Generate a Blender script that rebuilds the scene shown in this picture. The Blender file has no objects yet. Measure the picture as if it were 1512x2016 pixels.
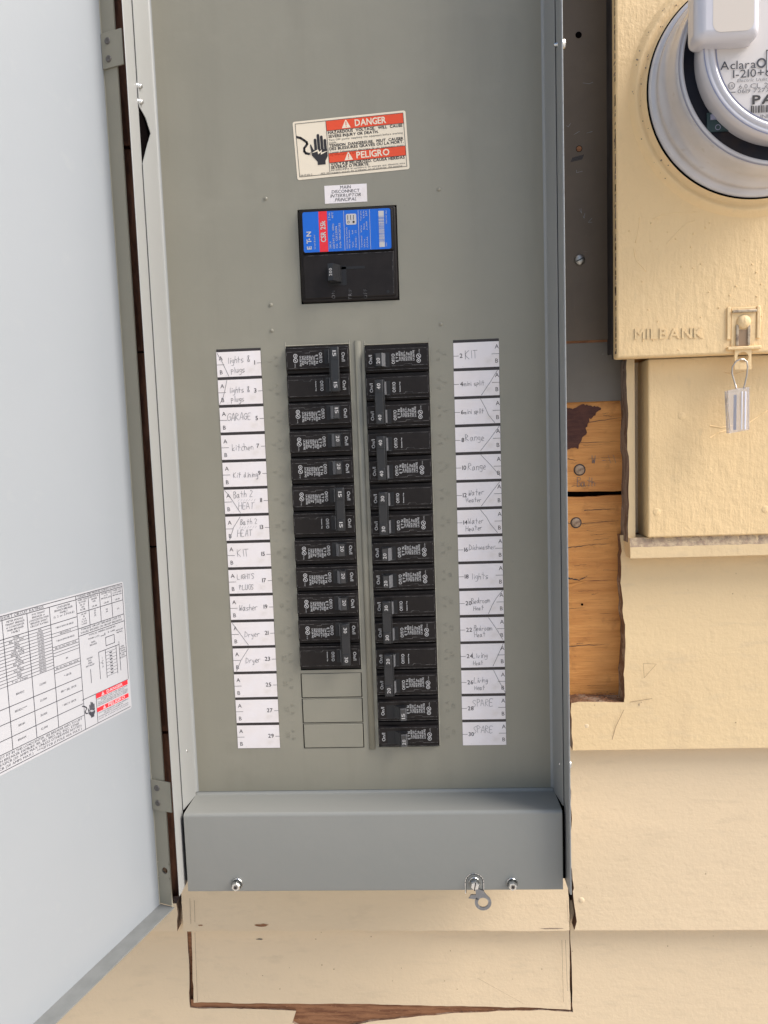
import bpy, bmesh, math, random
from mathutils import Vector, Matrix
random.seed(7)
S = 0.0254                     # everything below is written in inches and built in metres
D2R = math.radians
SC = bpy.context.scene
COL = SC.collection
Z0 = 62.0                      # height of the panel's centre above the ground, inches

# ------------------------------------------------------------------ camera
RM = ((0.9984725544, 0.0340275243, 0.0435279876), (-0.0298470207, 0.9951880004, -0.0933273766), (-0.0464942305, 0.0918856434, 0.9946835251))
CP = Vector((1.99446, -25.77202, 3.78126))
FP = 1390.0
def w3(a): return Vector((a[0], a[2], -a[1]))
cam_d = bpy.data.cameras.new('camera'); cam = bpy.data.objects.new('camera', cam_d); COL.objects.link(cam)
rt, up, fw = w3(RM[0]), -w3(RM[1]), w3(RM[2])
m = Matrix(((rt.x, up.x, -fw.x), (rt.y, up.y, -fw.y), (rt.z, up.z, -fw.z))).to_4x4()
m.translation = (CP + Vector((0, 0, Z0))) * S
cam.matrix_world = m
cam_d.sensor_fit = 'VERTICAL'; cam_d.sensor_height = 24; cam_d.lens = FP / 2016 * 24
cam_d.clip_start = 0.01; cam_d.clip_end = 500
SC.camera = cam

# ------------------------------------------------------------------ light
SUN_EL, SUN_AZ = 45, 100        # azimuth measured clockwise from +y (into the wall); 90 = from the right
world = bpy.data.worlds.new('World'); SC.world = world; world.use_nodes = True
wn = world.node_tree.nodes; wl = world.node_tree.links
sky = wn.new('ShaderNodeTexSky'); sky.sky_type = 'NISHITA'; sky.sun_disc = False
sky.sun_elevation = D2R(SUN_EL); sky.sun_rotation = D2R(SUN_AZ); sky.air_density = 1.0; sky.dust_density = 3.0
wl.new(sky.outputs[0], wn['Background'].inputs[0]); wn['Background'].inputs[1].default_value = 0.055
sd = bpy.data.lights.new('sun', 'SUN'); sd.energy = 1.5; sd.angle = D2R(40); sd.color = (1, 0.965, 0.93)
so = bpy.data.objects.new('sun', sd); COL.objects.link(so); so.location = (5, -5, 6)
sv = Vector((math.sin(D2R(SUN_AZ)) * math.cos(D2R(SUN_EL)), math.cos(D2R(SUN_AZ)) * math.cos(D2R(SUN_EL)), math.sin(D2R(SUN_EL))))
so.rotation_euler = sv.to_track_quat('Z', 'Y').to_euler()
SC.view_settings.view_transform = 'Standard'; SC.view_settings.look = 'None'
SC.view_settings.gamma = 1; SC.view_settings.use_curve_mapping = False
SC.view_settings.exposure = 1.98

# ------------------------------------------------------------------ helpers
def at(px, py, Y):
    d = rt * (px - 756) - up * (py - 1008) + fw * FP
    t = (Y - CP.y) / d.y
    return CP + d * t
def xz(px, py, Y):
    p = at(px, py, Y); return (p.x, p.z)

def setp(o, label=None, cat=None, group=None, kind=None):
    if label: o['label'] = label
    if cat: o['category'] = cat
    if group: o['group'] = group
    if kind: o['kind'] = kind
    return o
def empty(name, org, label=None, cat=None, group=None, kind=None):
    o = bpy.data.objects.new(name, None); COL.objects.link(o); o.empty_display_size = 0.02
    o.location = Vector((org[0], org[1], org[2] + Z0)) * S
    o['_o'] = list(org)
    return setp(o, label, cat, group, kind)

class MB:
    def __init__(s): s.v = []; s.f = []; s.m = []; s.sm = []
    def add(s, vs, fs, mi=0, smooth=False):
        b = len(s.v); s.v += [Vector(v) for v in vs]
        for f in fs: s.f.append([b + i for i in f]); s.m.append(mi); s.sm.append(smooth)
    def poly(s, pts, mi=0): s.add(pts, [list(range(len(pts)))], mi)
    def box(s, x0, x1, y0, y1, z0, z1, bev=0, mi=0, seg=2):
        bm = bmesh.new(); bmesh.ops.create_cube(bm, size=1)
        for v in bm.verts: v.co = Vector((x0 + (v.co.x + .5) * (x1 - x0), y0 + (v.co.y + .5) * (y1 - y0), z0 + (v.co.z + .5) * (z1 - z0)))
        if bev: bmesh.ops.bevel(bm, geom=bm.edges[:], offset=bev, segments=seg, affect='EDGES', profile=.5)
        bm.normal_update(); fl_ = [bool(bev) and max(abs(q) for q in f.normal) < .9999 for f in bm.faces]
        s.bm(bm, mi); s.sm[-len(fl_):] = fl_; bm.free()
    def bm(s, bm, mi=0, smooth=False):
        bm.verts.index_update(); s.add([v.co.copy() for v in bm.verts], [[v.index for v in f.verts] for f in bm.faces], mi, smooth)
    def prism(s, pts, off, mi=0, side=None, cap2=True, bev=0, smooth=False):
        """polygon of 3-D points, pushed along the vector off"""
        n = len(pts); off = Vector(off); P = [Vector(p) for p in pts]; Q = [p + off for p in P]
        b = len(s.v); s.v += P + Q
        s.f.append(list(range(b, b + n))); s.m.append(mi); s.sm.append(False)
        if cap2: s.f.append(list(range(b + 2 * n - 1, b + n - 1, -1))); s.m.append(mi); s.sm.append(False)
        for i in range(n):
            j = (i + 1) % n; s.f.append([b + i, b + n + i, b + n + j, b + j]); s.sm.append(smooth)
            s.m.append(mi if side is None else (side(P[i], P[j]) if callable(side) else side))
    def lathe(s, c, axis, prof, n=32, mi=0, mis=None, a0=0):
        """prof: list of (radius, distance along axis)"""
        axis = Vector(axis).normalized(); q = axis.to_track_quat('Z', 'Y'); b = len(s.v)
        for r, h in prof:
            for i in range(n):
                a = a0 + 2 * math.pi * i / n
                s.v.append(Vector(c) + q @ Vector((r * math.cos(a), r * math.sin(a), h)))
        for k in range(len(prof) - 1):
            for i in range(n):
                j = (i + 1) % n
                s.f.append([b + k * n + i, b + k * n + j, b + (k + 1) * n + j, b + (k + 1) * n + i]); s.m.append(mis[k] if mis else mi); s.sm.append(n > 8)
    def tube(s, pts, r, n=8, mi=0):
        P = [Vector(p) for p in pts]; b = len(s.v); up0 = Vector((0.1, 1, 0.05))
        for i, p in enumerate(P):
            t = (P[min(i + 1, len(P) - 1)] - P[max(i - 1, 0)]).normalized(); a = t.cross(up0).normalized(); c = a.cross(t)
            for k in range(n):
                an = 2 * math.pi * k / n; s.v.append(p + a * r * math.cos(an) + c * r * math.sin(an))
        for i in range(len(P) - 1):
            for k in range(n):
                l = (k + 1) % n; s.f.append([b + i * n + k, b + i * n + l, b + (i + 1) * n + l, b + (i + 1) * n + k]); s.m.append(mi); s.sm.append(True)
        for e in (0, len(P) - 1): s.f.append([b + e * n + k for k in range(n)]); s.m.append(mi); s.sm.append(False)
    def build(s, name, mats, parent=None, org=None, wobble=0):
        if not isinstance(mats, (list, tuple)): mats = [mats]
        if org is None: org = parent['_o'] if parent is not None and '_o' in parent else (0, 0, 0)
        org = Vector(org)
        me = bpy.data.meshes.new(name); me.from_pydata([(v - org) * S for v in s.v], [], s.f)
        for mt in mats: me.materials.append(mt)
        me.polygons.foreach_set('material_index', s.m); me.polygons.foreach_set('use_smooth', s.sm)
        me.update()
        o = bpy.data.objects.new(name, me); COL.objects.link(o)
        o['_o'] = list(org)
        if parent is not None:
            o.parent = parent; o.location = (org - Vector(parent['_o'])) * S
        else: o.location = (org + Vector((0, 0, Z0))) * S
        return o

class Pl:
    """a flat working plane: origin, direction of reading, up, outward normal"""
    def __init__(s, o, u=(1, 0, 0), v=(0, 0, 1)):
        s.o = Vector(o); s.u = Vector(u).normalized(); s.v = Vector(v).normalized(); s.n = s.u.cross(s.v).normalized()
    def p(s, a, b, h=0): return s.o + s.u * a + s.v * b + s.n * h
    def rot(s, deg, a=0, b=0, h=0):
        c, t = math.cos(D2R(deg)), math.sin(D2R(deg))
        return Pl(s.p(a, b, h), s.u * c + s.v * t, s.v * c - s.u * t)

GL = {}
def load_glyphs():
    chars = "ABCDEFGHIJKLMNOPQRSTUVWXYZabcdefghijklmnopqrstuvwxyz0123456789.,-+/&!()*:'~°éé"
    tmp = []
    for c in dict.fromkeys(chars):
        cu = bpy.data.curves.new('glyph', 'FONT'); cu.body = c; cu.size = 1; cu.resolution_u = 2
        o = bpy.data.objects.new('glyph', cu); COL.objects.link(o); tmp.append((c, o, cu))
    dg = bpy.context.evaluated_depsgraph_get(); dg.update()
    for c, o, cu in tmp:
        me = bpy.data.meshes.new_from_object(o.evaluated_get(dg))
        vs = [(v.co.x, v.co.y) for v in me.vertices]; fs = [list(p.vertices) for p in me.polygons]
        if vs:
            x0 = min(v[0] for v in vs); x1 = max(v[0] for v in vs)
            ec = {}
            for f in fs:
                for i in range(len(f)):
                    e = (f[i], f[(i + 1) % len(f)]); ec[e] = 1
            rim = [e for e in ec if (e[1], e[0]) not in ec]
            GL[c] = ([(x - x0, y) for x, y in vs], fs, x1 - x0, rim)
        bpy.data.meshes.remove(me); bpy.data.objects.remove(o); bpy.data.curves.remove(cu)
load_glyphs()
CAP = max(v[1] for v in GL['H'][0])
def text(mb, pl, st, a, b, cap, align='l', w=None, cond=1.0, mi=0, h=0.006, bold=0, shear=0, ext=0, track=0.1):
    """print st on plane pl; (a, b) = baseline start, cap = capital height; w = fit width"""
    k = cap / CAP; adv = []; x = 0
    for c in st:
        g = GL.get(c); adv.append(x); x += (g[2] + track if g else 0.32)
    tot = max(x - track, 0.01); kx = k * cond
    if w: kx = w / tot
    x0 = a - (tot * kx / 2 if align == 'c' else tot * kx if align == 'r' else 0)
    offs = [(0, 0)] + ([(bold, 0), (0, bold), (bold, bold)] if bold else [])
    for c, xo in zip(st, adv):
        g = GL.get(c)
        if not g: continue
        for oi, (ox, oy) in enumerate(offs):
            vs = [pl.p(x0 + (xo + vx) * kx + shear * vy * k + ox, b + vy * k + oy, h + oi * .0006) for vx, vy in g[0]]
            mb.add(vs, g[1], mi)
            if ext:
                lo = [v - pl.n * ext for v in vs]; n = len(vs)
                mb.add(vs + lo, [[i, j, j + n, i + n] for i, j in g[3]], mi)
def line(mb, pl, pts, wd=0.012, mi=0, h=0.006):
    for (a, b), (c, d) in zip(pts, pts[1:]):
        L = math.hypot(c - a, d - b)
        if L < 1e-6: continue
        nx, ny = -(d - b) / L * wd / 2, (c - a) / L * wd / 2; ex, ey = (c - a) / L * wd * .3, (d - b) / L * wd * .3
        mb.poly([pl.p(a - ex + nx, b - ey + ny, h), pl.p(a - ex - nx, b - ey - ny, h), pl.p(c + ex - nx, d + ey - ny, h), pl.p(c + ex + nx, d + ey + ny, h)], mi)
def rect(mb, pl, a0, a1, b0, b1, mi=0, h=0.003, r=0, n=5, ang=0):
    if r:
        pts = []
        for cx, cy, s0 in ((a1 - r, b1 - r, 0), (a0 + r, b1 - r, 90), (a0 + r, b0 + r, 180), (a1 - r, b0 + r, 270)):
            for i in range(n + 1):
                t = D2R(s0 + 90 * i / n); pts.append((cx + r * math.cos(t), cy + r * math.sin(t)))
    else: pts = [(a0, b0), (a1, b0), (a1, b1), (a0, b1)]
    mb.poly([pl.p(a, b, h) for a, b in pts], mi)
def disc(mb, pl, a, b, r, mi=0, h=0.004, n=20): mb.poly([pl.p(a + r * math.cos(2 * math.pi * i / n), b + r * math.sin(2 * math.pi * i / n), h) for i in range(n)], mi)
def ring(mb, pl, a, b, r, wd, mi=0, h=0.004, n=20):
    c = [(math.cos(2 * math.pi * i / n), math.sin(2 * math.pi * i / n)) for i in range(n)]
    vs = [pl.p(a + r * x, b + r * y, h) for x, y in c] + [pl.p(a + (r - wd) * x, b + (r - wd) * y, h) for x, y in c]
    mb.add(vs, [[i, (i + 1) % n, n + (i + 1) % n, n + i] for i in range(n)], mi)
def sheet(mb, pl, a0, a1, b0, b1, th, bev=0, r=0, mi=0):
    """thin sheet standing on plane pl"""
    pts = []
    if r:
        for cx, cy, s0 in ((a1 - r, b1 - r, 0), (a0 + r, b1 - r, 90), (a0 + r, b0 + r, 180), (a1 - r, b0 + r, 270)):
            for i in range(5):
                t = D2R(s0 + 90 * i / 4); pts.append((cx + r * math.cos(t), cy + r * math.sin(t)))
    else: pts = [(a0, b0), (a1, b0), (a1, b1), (a0, b1)]
    mb.prism([pl.p(a, b, th) for a, b in pts], -pl.n * th, mi)

# pencil handwriting: strokes on a 0-4 x 0-8 grid (baseline 2, x-height 5, capitals 8)
HW = {
 'a': '35 15 03 12 22 35|35 33 42', 'b': '08 02|04 25 34 33 12 02', 'c': '35 15 03 12 32', 'd': '35 15 03 12 23 35|38 33 42', 'e': '03 34 25 15 03 12 32',
 'g': '35 15 04 13 33|35 31 20 00', 'h': '08 02|04 15 25 34 32', 'i': '15 12|16 17', 'k': '08 02|35 03 32', 'l': '18 12', 'm': '05 02|04 15 24 22|24 35 44 42',
 'n': '05 02|04 15 25 34 32', 'o': '15 04 03 12 22 33 34 25 15', 'p': '05 00|05 25 34 23 03', 'r': '05 02|04 15 35', 's': '35 15 04 23 33 22 02', 't': '28 22|06 45',
 'u': '05 03 12 22 33 35|35 32', 'v': '05 12 35', 'w': '05 12 24 32 45', 'y': '05 13 33|35 20 00', 'A': '02 28 42|14 34', 'B': '08 02|08 28 37 26 05|25 34 33 22 02',
 'D': '08 02|08 27 45 33 02', 'E': '48 08 02 42|05 35', 'G': '47 28 06 04 22 43 45 25', 'H': '08 02|48 42|05 45', 'I': '28 22', 'K': '08 02|48 05 42', 'L': '08 02 42',
 'P': '02 08 37 36 05', 'R': '02 08 37 36 05 42', 'S': '47 28 07 06 34 33 22 02', 'T': '08 58|28 22', 'U': '08 03 12 32 43 48', 'V': '08 22 48', 'W': '08 12 25 32 48', 'C': '47 28 06 04 22 42',
 '2': '07 18 37 36 02 42', '&': '42 17 28 37 14 13 22 44'}
def hand(mb, pl, st, a, b, sz, wd=0.013, slope=0, sp=1.05, mi=0, cond=.66):
    x = a; rnd = random.Random(st + str(a))
    for c in st:
        if c == ' ': x += sz * .45; continue
        g = HW[c]; k = sz / 6; W = 0
        dy = rnd.uniform(-.05, .05) * sz; sk = rnd.uniform(-.06, .16); kk = rnd.uniform(.9, 1.12)
        for s_ in g.split('|'):
            q = [(int(t[0]), int(t[1]) - 2) for t in s_.split()]
            W = max(W, max(t[0] for t in q)); pts = []
            q = [(x + (u * cond * kk + sk * v) * k + rnd.uniform(-.02, .02) * sz, b + v * k * kk + dy + slope * (x - a) + rnd.uniform(-.02, .02) * sz) for u, v in q]
            if len(q) > 2:
                for i in range(len(q) - 1):
                    p0, p1, p2, p3 = q[max(i - 1, 0)], q[i], q[i + 1], q[min(i + 2, len(q) - 1)]
                    for t in (0, .33, .67):
                        pts.append(tuple(.5 * (2 * p1[e] + (p2[e] - p0[e]) * t + (2 * p0[e] - 5 * p1[e] + 4 * p2[e] - p3[e]) * t * t + (3 * p1[e] - p0[e] - 3 * p2[e] + p3[e]) * t ** 3) * (1) for e in (0, 1)))
                pts.append(q[-1])
            else: pts = q
            line(mb, pl, pts, wd * rnd.uniform(.8, 1.15), mi)
        x += (W * cond + sp) * k

# ------------------------------------------------------------------ materials
def mat(name, col, rough=.5, metal=0, noise=None, bump=None, spec=None, coat=0, trans=0, sss=0, alpha=1):
    """noise: (scale per inch xyz, other colour, contrast lo, hi); bump: list of (scale xyz, strength, distance inch)"""
    M = bpy.data.materials.new(name); M.use_nodes = True; N = M.node_tree.nodes; L = M.node_tree.links
    B = N['Principled BSDF']; B.inputs['Base Color'].default_value = (*col, 1); B.inputs['Roughness'].default_value = rough; B.inputs['Metallic'].default_value = metal
    if spec is not None: B.inputs['Specular IOR Level'].default_value = spec
    if coat: B.inputs['Coat Weight'].default_value = coat; B.inputs['Coat Roughness'].default_value = .25
    if trans: B.inputs['Transmission Weight'].default_value = trans
    if alpha < 1: B.inputs['Alpha'].default_value = alpha
    tc = N.new('ShaderNodeTexCoord')
    def nz(sc, detail=4, rg=.6, dist=0):
        mp = N.new('ShaderNodeMapping'); mp.inputs['Scale'].default_value = [q / S for q in sc]; L.new(tc.outputs['Object'], mp.inputs[0])
        n = N.new('ShaderNodeTexNoise'); n.inputs['Scale'].default_value = 1; n.inputs['Detail'].default_value = detail; n.inputs['Roughness'].default_value = rg; n.inputs['Distortion'].default_value = dist
        L.new(mp.outputs[0], n.inputs['Vector']); return n
    src = None
    for (sc, c2, lo, hi) in (noise or []):
        n = nz(sc); mr = N.new('ShaderNodeMapRange'); mr.inputs[1].default_value = lo; mr.inputs[2].default_value = hi; L.new(n.outputs[0], mr.inputs[0])
        mx = N.new('ShaderNodeMix'); mx.data_type = 'RGBA'; L.new(mr.outputs[0], mx.inputs[0])
        if src: L.new(src, mx.inputs[6])
        else: mx.inputs[6].default_value = (*col, 1)
        mx.inputs[7].default_value = (*c2, 1); src = mx.outputs[2]
    if src: L.new(src, B.inputs['Base Color'])
    pv = None
    for (sc, st, ds) in (bump or []):
        n = nz(sc, 5); b = N.new('ShaderNodeBump'); b.inputs['Strength'].default_value = st; b.inputs['Distance'].default_value = ds * S
        L.new(n.outputs[0], b.inputs['Height'])
        if pv: L.new(pv, b.inputs['Normal'])
        pv = b.outputs[0]
    if pv: L.new(pv, B.inputs['Normal'])
    return M
GREY = (.268, .251, .195)
M_grey = mat('grey_enamel', GREY, .42, noise=[((.12, .12, .2), (.252, .237, .184), .35, .7), ((.9, .9, .12), (.242, .227, .176), .5, .75), ((.4, .4, .6), (.278, .26, .203), .55, .8), ((5, 5, 5), (.21,.2,.16), .68, .8)], bump=[((14, 14, 14), .12, .01), ((.25, .25, .25), .25, .12)])
M_lip = mat('lit_grey_enamel', (.30, .302, .29), .5, noise=[((.12, .12, .2), (.288, .29, .276), .35, .7)], bump=[((14, 14, 14), .12, .01), ((.25, .25, .25), .25, .12)])  # same grey paint made lighter: side light put into the colour
M_grey2 = mat('cool_light_enamel', (.236, .236, .216), .42, noise=[((.12, .12, .2), (.225, .229, .21), .35, .7)], bump=[((14, 14, 14), .12, .01), ((.25, .25, .25), .25, .12)])  # same grey paint, with the cooler light put into its colour
M_door = mat('sky_tinted_door_enamel', (.26, .277, .292), .4, spec=.4, noise=[((.15, .15, .15), (.25, .268, .285), .4, .7), ((1.2, 1.2, 1.2), (.275, .29, .3), .6, .85)], bump=[((14, 14, 14), .1, .01), ((.2, .2, .2), .2, .12)])  # same grey paint; blue sky light is put into its tint
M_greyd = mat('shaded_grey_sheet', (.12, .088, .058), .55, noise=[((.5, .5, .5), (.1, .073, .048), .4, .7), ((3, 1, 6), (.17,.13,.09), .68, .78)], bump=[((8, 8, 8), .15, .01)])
M_edge = mat('bare_galvanised_edge', (.27, .28, .28), .6, .1, noise=[((3, 3, 3), (.2, .2, .2), .5, .7)])
M_black = mat('black_plastic', (.0125, .0095, .0085), .5, spec=.22, noise=[((2, 2, 2), (.017, .0135, .012), .4, .7), ((9, 9, 9), (.04, .035, .032), .7, .8)], bump=[((30, 30, 30), .2, .006)])
M_rib = mat('edge_glint_plastic', (.14, .13, .125), .4, noise=[((6, 6, 6), (.02, .018, .017), .42, .55)])  # paler than the body: light caught on moulded edges, put into colour
M_face = mat('rating_cell_plastic', (.045, .042, .04), .5)
M_tog = mat('handle_plastic', (.02, .02, .021), .3, spec=.45, noise=[((7, 7, 7), (.04, .04, .04), .6, .8)], bump=[((24, 24, 24), .1, .005)])
M_void = mat('dark_interior', (.004, .003, .003), 1, spec=0)
M_slot = mat('slot_black', (.004, .004, .005), .6)
M_wht = mat('white_print', (.5, .48, .46), .6)
M_wht2 = mat('grey_white_print', (.5, .49, .48), .6)
M_wht3 = mat('faint_moulded_print', (.16, .155, .15), .6)
M_card = mat('label_card', (.80, .75, .745), .6, noise=[((.5, .5, .5), (.76, .69, .65), .4, .65), ((1.3, 1.3, 1.3), (.70, .64, .6), .6, .8), ((5, 5, 5), (.55, .51, .5), .68, .85)], bump=[((1, 1, 1.2), .3, .03)])
M_cream = mat('danger_label_stock', (.80, .70, .54), .45)
M_ink = mat('black_ink', (.022, .018, .018), .55)
M_bar = mat('strip_bar_black', (.03, .023, .022), .5)
M_pencil = mat('pencil_grey', (.15, .145, .15), .5)
M_red = mat('red_ink', (.74, .075, .02), .45)
M_red2 = mat('door_red_ink', (.72, .02, .03), .5)
M_blue = mat('blue_label', (.006, .12, .55), .4)
M_wl = mat('white_vinyl', (.365, .365, .38), .6, spec=.1)
M_fine = mat('fine_grey_ink', (.035, .035, .045), .5)
M_zinc = mat('zinc_plate', (.72, .72, .7), .22, 1, noise=[((6, 6, 6), (.45, .45, .43), .45, .75)])
M_zincd = mat('dull_zinc', (.42, .40, .36), .38, 1, noise=[((8, 8, 8), (.2, .17, .14), .45, .7)])
CREAM = (.66, .50, .30)
M_side = mat('cream_siding_paint', (.71, .55, .355), .6, noise=[((.08, .08, .25), (.66, .515, .335), .35, .7), ((.8, .8, 2.5), (.61, .475, .31), .55, .85), ((5, 5, 5), (.5, .37, .23), .72, .8)],
             bump=[((1.2, 1.2, 5), .3, .03), ((6, 6, 6), .6, .025), ((.25, .25, .4), .3, .12)])
M_side2 = mat('upper_cream_siding_paint', (.72, .54, .305), .62, noise=[((.08, .08, .25), (.69, .51, .285), .35, .7), ((.8, .8, 2.5), (.62, .47, .28), .55, .85), ((.5, .5, .12), (.62, .455, .26), .6, .8), ((5, 5, 5), (.5, .35, .19), .72, .8)],  # more saturated cream for the upper boards
             bump=[((1.2, 1.2, 5), .3, .03), ((4, 4, 1), .35, .03), ((6, 6, 6), .6, .025), ((.25, .25, .4), .3, .12)])
M_can = mat('cream_brushed_paint', (.80, .578, .305), .62, noise=[((.2, .2, .2), (.77,.55,.285), .35, .7), ((2, 2, .8), (.69,.505,.275), .62, .8), ((7, 7, 7), (.4, .28, .15), .75, .8)],
            bump=[((6, 6, 1.1), .6, .035), ((2.5, 2.5, 2.5), .6, .06), ((11, 11, 11), .5, .02), ((.3, .3, .3), .3, .1)])
M_dust = mat('dusty_ledge', (.36, .26, .18), .9, noise=[((4, 4, 4), (.55, .42, .27), .4, .6), ((9, 9, 9), (.17, .11, .07), .6, .75)], bump=[((9, 9, 9), .8, .05)])
M_cut = mat('cut_siding_edge', (.17, .085, .045), .85, noise=[((.8, .8, .8), (.33, .24, .17), .5, .62), ((5, 5, 5), (.06, .03, .018), .5, .75)], bump=[((5, 5, 5), .8, .05)])
M_cutg = mat('weathered_cut_edge', (.25, .19, .15), .85, noise=[((.9, 4, .9), (.12, .07, .045), .45, .65), ((5, 5, 5), (.45, .36, .28), .6, .75)], bump=[((5, 5, 5), .8, .05)])
M_raw = mat('raw_brown_fibre', (.30, .135, .06), .85, noise=[((.8, 2, 7), (.16, .06, .025), .45, .65), ((6, 6, 14), (.42, .22, .11), .6, .75)], bump=[((1.5, 3, 12), .8, .04)])
def wood_mat(name, c1, c2, c3):
    return mat(name, c1, .62, noise=[((.28, 1, 2.6), c2, .38, .66), ((.6, 1, 14), c3, .55, .8), ((.35, 1, 9), (.16, .05, .014), .67, .74), ((1.1, 1, 1.3), (.34, .13, .03), .58, .8), ((2.2, 1, 30), (.3, .11, .025), .6, .75)],
               bump=[((.5, 2, 16), .8, .03), ((.8, 1, 6), .7, .05), ((9, 9, 9), .25, .01)])
M_wood = wood_mat('pine_sheathing', (.66, .30, .08), (.50, .20, .045), (.36, .13, .03))
M_woodd = mat('old_brown_wood', (.2, .085, .045), .8, noise=[((5, 5, .8), (.09, .035, .02), .4, .65), ((14, 14, 1.5), (.3, .16, .1), .66, .8)], bump=[((8, 8, 1.5), .8, .04)])
M_paper = mat('building_paper', (.095, .035, .024), .85, noise=[((1.5, 1.5, 7), (.055, .02, .016), .4, .65), ((24, 24, 5), (.3, .17, .11), .73, .78)], bump=[((10, 10, 10), .7, .02)])
M_poly = mat('meter_polycarbonate', (.56, .545, .56), .16, noise=[((.35, .35, .35), (.47, .455, .465), .4, .65), ((.5, 3, 3), (.42, .36, .32), .62, .85)], coat=1)
M_rim = mat('meter_clear_rim', (.56, .54, .56), .15, coat=.8)
M_mlabel = mat('meter_face', (.60, .56, .535), .4)
M_mdark = mat('meter_dark_window', (.008, .009, .016), .3, spec=.25, noise=[((.6, .6, .6), (.028, .019, .016), .5, .7)])
M_pcb = mat('circuit_board', (.02, .045, .05), .4)
M_line = mat('meter_moulding_line', (.25, .26, .36), .3)
M_tag = mat('clear_seal_plastic', (.9, .9, .95), .1, trans=.8, coat=.4)
M_nail = mat('rusty_nail_head', (.40, .29, .2), .6, .3, noise=[((6, 6, 6), (.18, .11, .07), .45, .65)], bump=[((8, 8, 8), .6, .03)])
M_wire = mat('seal_wire', (.5, .46, .42), .35, .9)
M_ground = mat('concrete_yard', (.42, .39, .35), .9, noise=[((.03, .03, .03), (.37, .34, .3), .4, .7)], bump=[((1, 1, 1), .5, .1)])
M_soil = mat('stained_paint', (.3, .2, .12), .8)

# ------------------------------------------------------------------ the house wall
YS = 2.0          # face of the siding at each board's lower edge
YW = 3.0          # face of the sheathing behind it
PITCH = 7.72; LAP1 = -0.95
g = MB(); R = 6000
g.poly([(-R, -R, -Z0), (R, -R, -Z0), (R, R, -Z0), (-R, R, -Z0)])
setp(g.build('ground', M_ground), 'pale concrete yard in front of the house wall', None, None, 'structure')
wall = empty('house_wall', (0, YS, -Z0), 'cream painted lap siding house wall with a rough cut hole around the breaker panel', 'wall')

def rag(pts, amp=.03, step=.35, flags=None, seed=1):
    rnd = random.Random(seed); out = []
    for i, (a, b) in enumerate(pts):
        c, d = pts[(i + 1) % len(pts)]; out.append((a, b))
        if flags and not flags[i]: continue
        L = math.hypot(c - a, d - b); n = int(L / step); nx, ny = -(d - b) / L, (c - a) / L; w = 0
        for k in range(1, n):
            w = w * .75 + rnd.uniform(-amp, amp) * (2.2 if rnd.random() < .08 else 1); t = (k + rnd.uniform(-.3, .3)) / n
            out.append((a + (c - a) * t + nx * w, b + (d - b) * t + ny * w))
    return out
def board(pts, zb, th=.5, name='siding_board', mats=None, flags=None, amp=.03, seed=1, taper=.56, y0=YS, step=.3):
    P = rag(pts, amp, step, flags, seed); mb = MB()
    f = lambda z: y0 + max(0, z - zb) / PITCH * taper
    fr = [Vector((x, f(z), z)) for x, z in P]
    if sum((fr[i].x * fr[(i + 1) % len(fr)].z - fr[(i + 1) % len(fr)].x * fr[i].z) for i in range(len(fr))) < 0: fr.reverse()
    def side(a, b): return 0 if (abs(a.z - zb) < .12 and abs(b.z - zb) < .12) else 1
    mb.prism(fr, (0, th, 0), 0, side)
    cx = sum(p[0] for p in P) / len(P); cz = sum(p[1] for p in P) / len(P)
    return mb.build(name, mats or [M_side2 if zb > -9 else M_side, M_cut], wall, org=(cx, y0, cz))
OV = .9           # overlap under the course above
xl3 = xz(347, 1800, YS)[0]; xl4 = xz(369, 1900, YS + .3)[0]; xr = xz(1129, 1650, YS)[0]; xr4 = xz(1127, 1900, YS + .3)[0]
xrc = xz(1230, 1250, YS)[0]; zcut = xz(1180, 1386, YS)[1]; zbot = xz(745, 1984, YS + .3)[1]
course = lambda k: LAP1 - PITCH * k
zb3 = course(2); zb4 = course(3)
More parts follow.
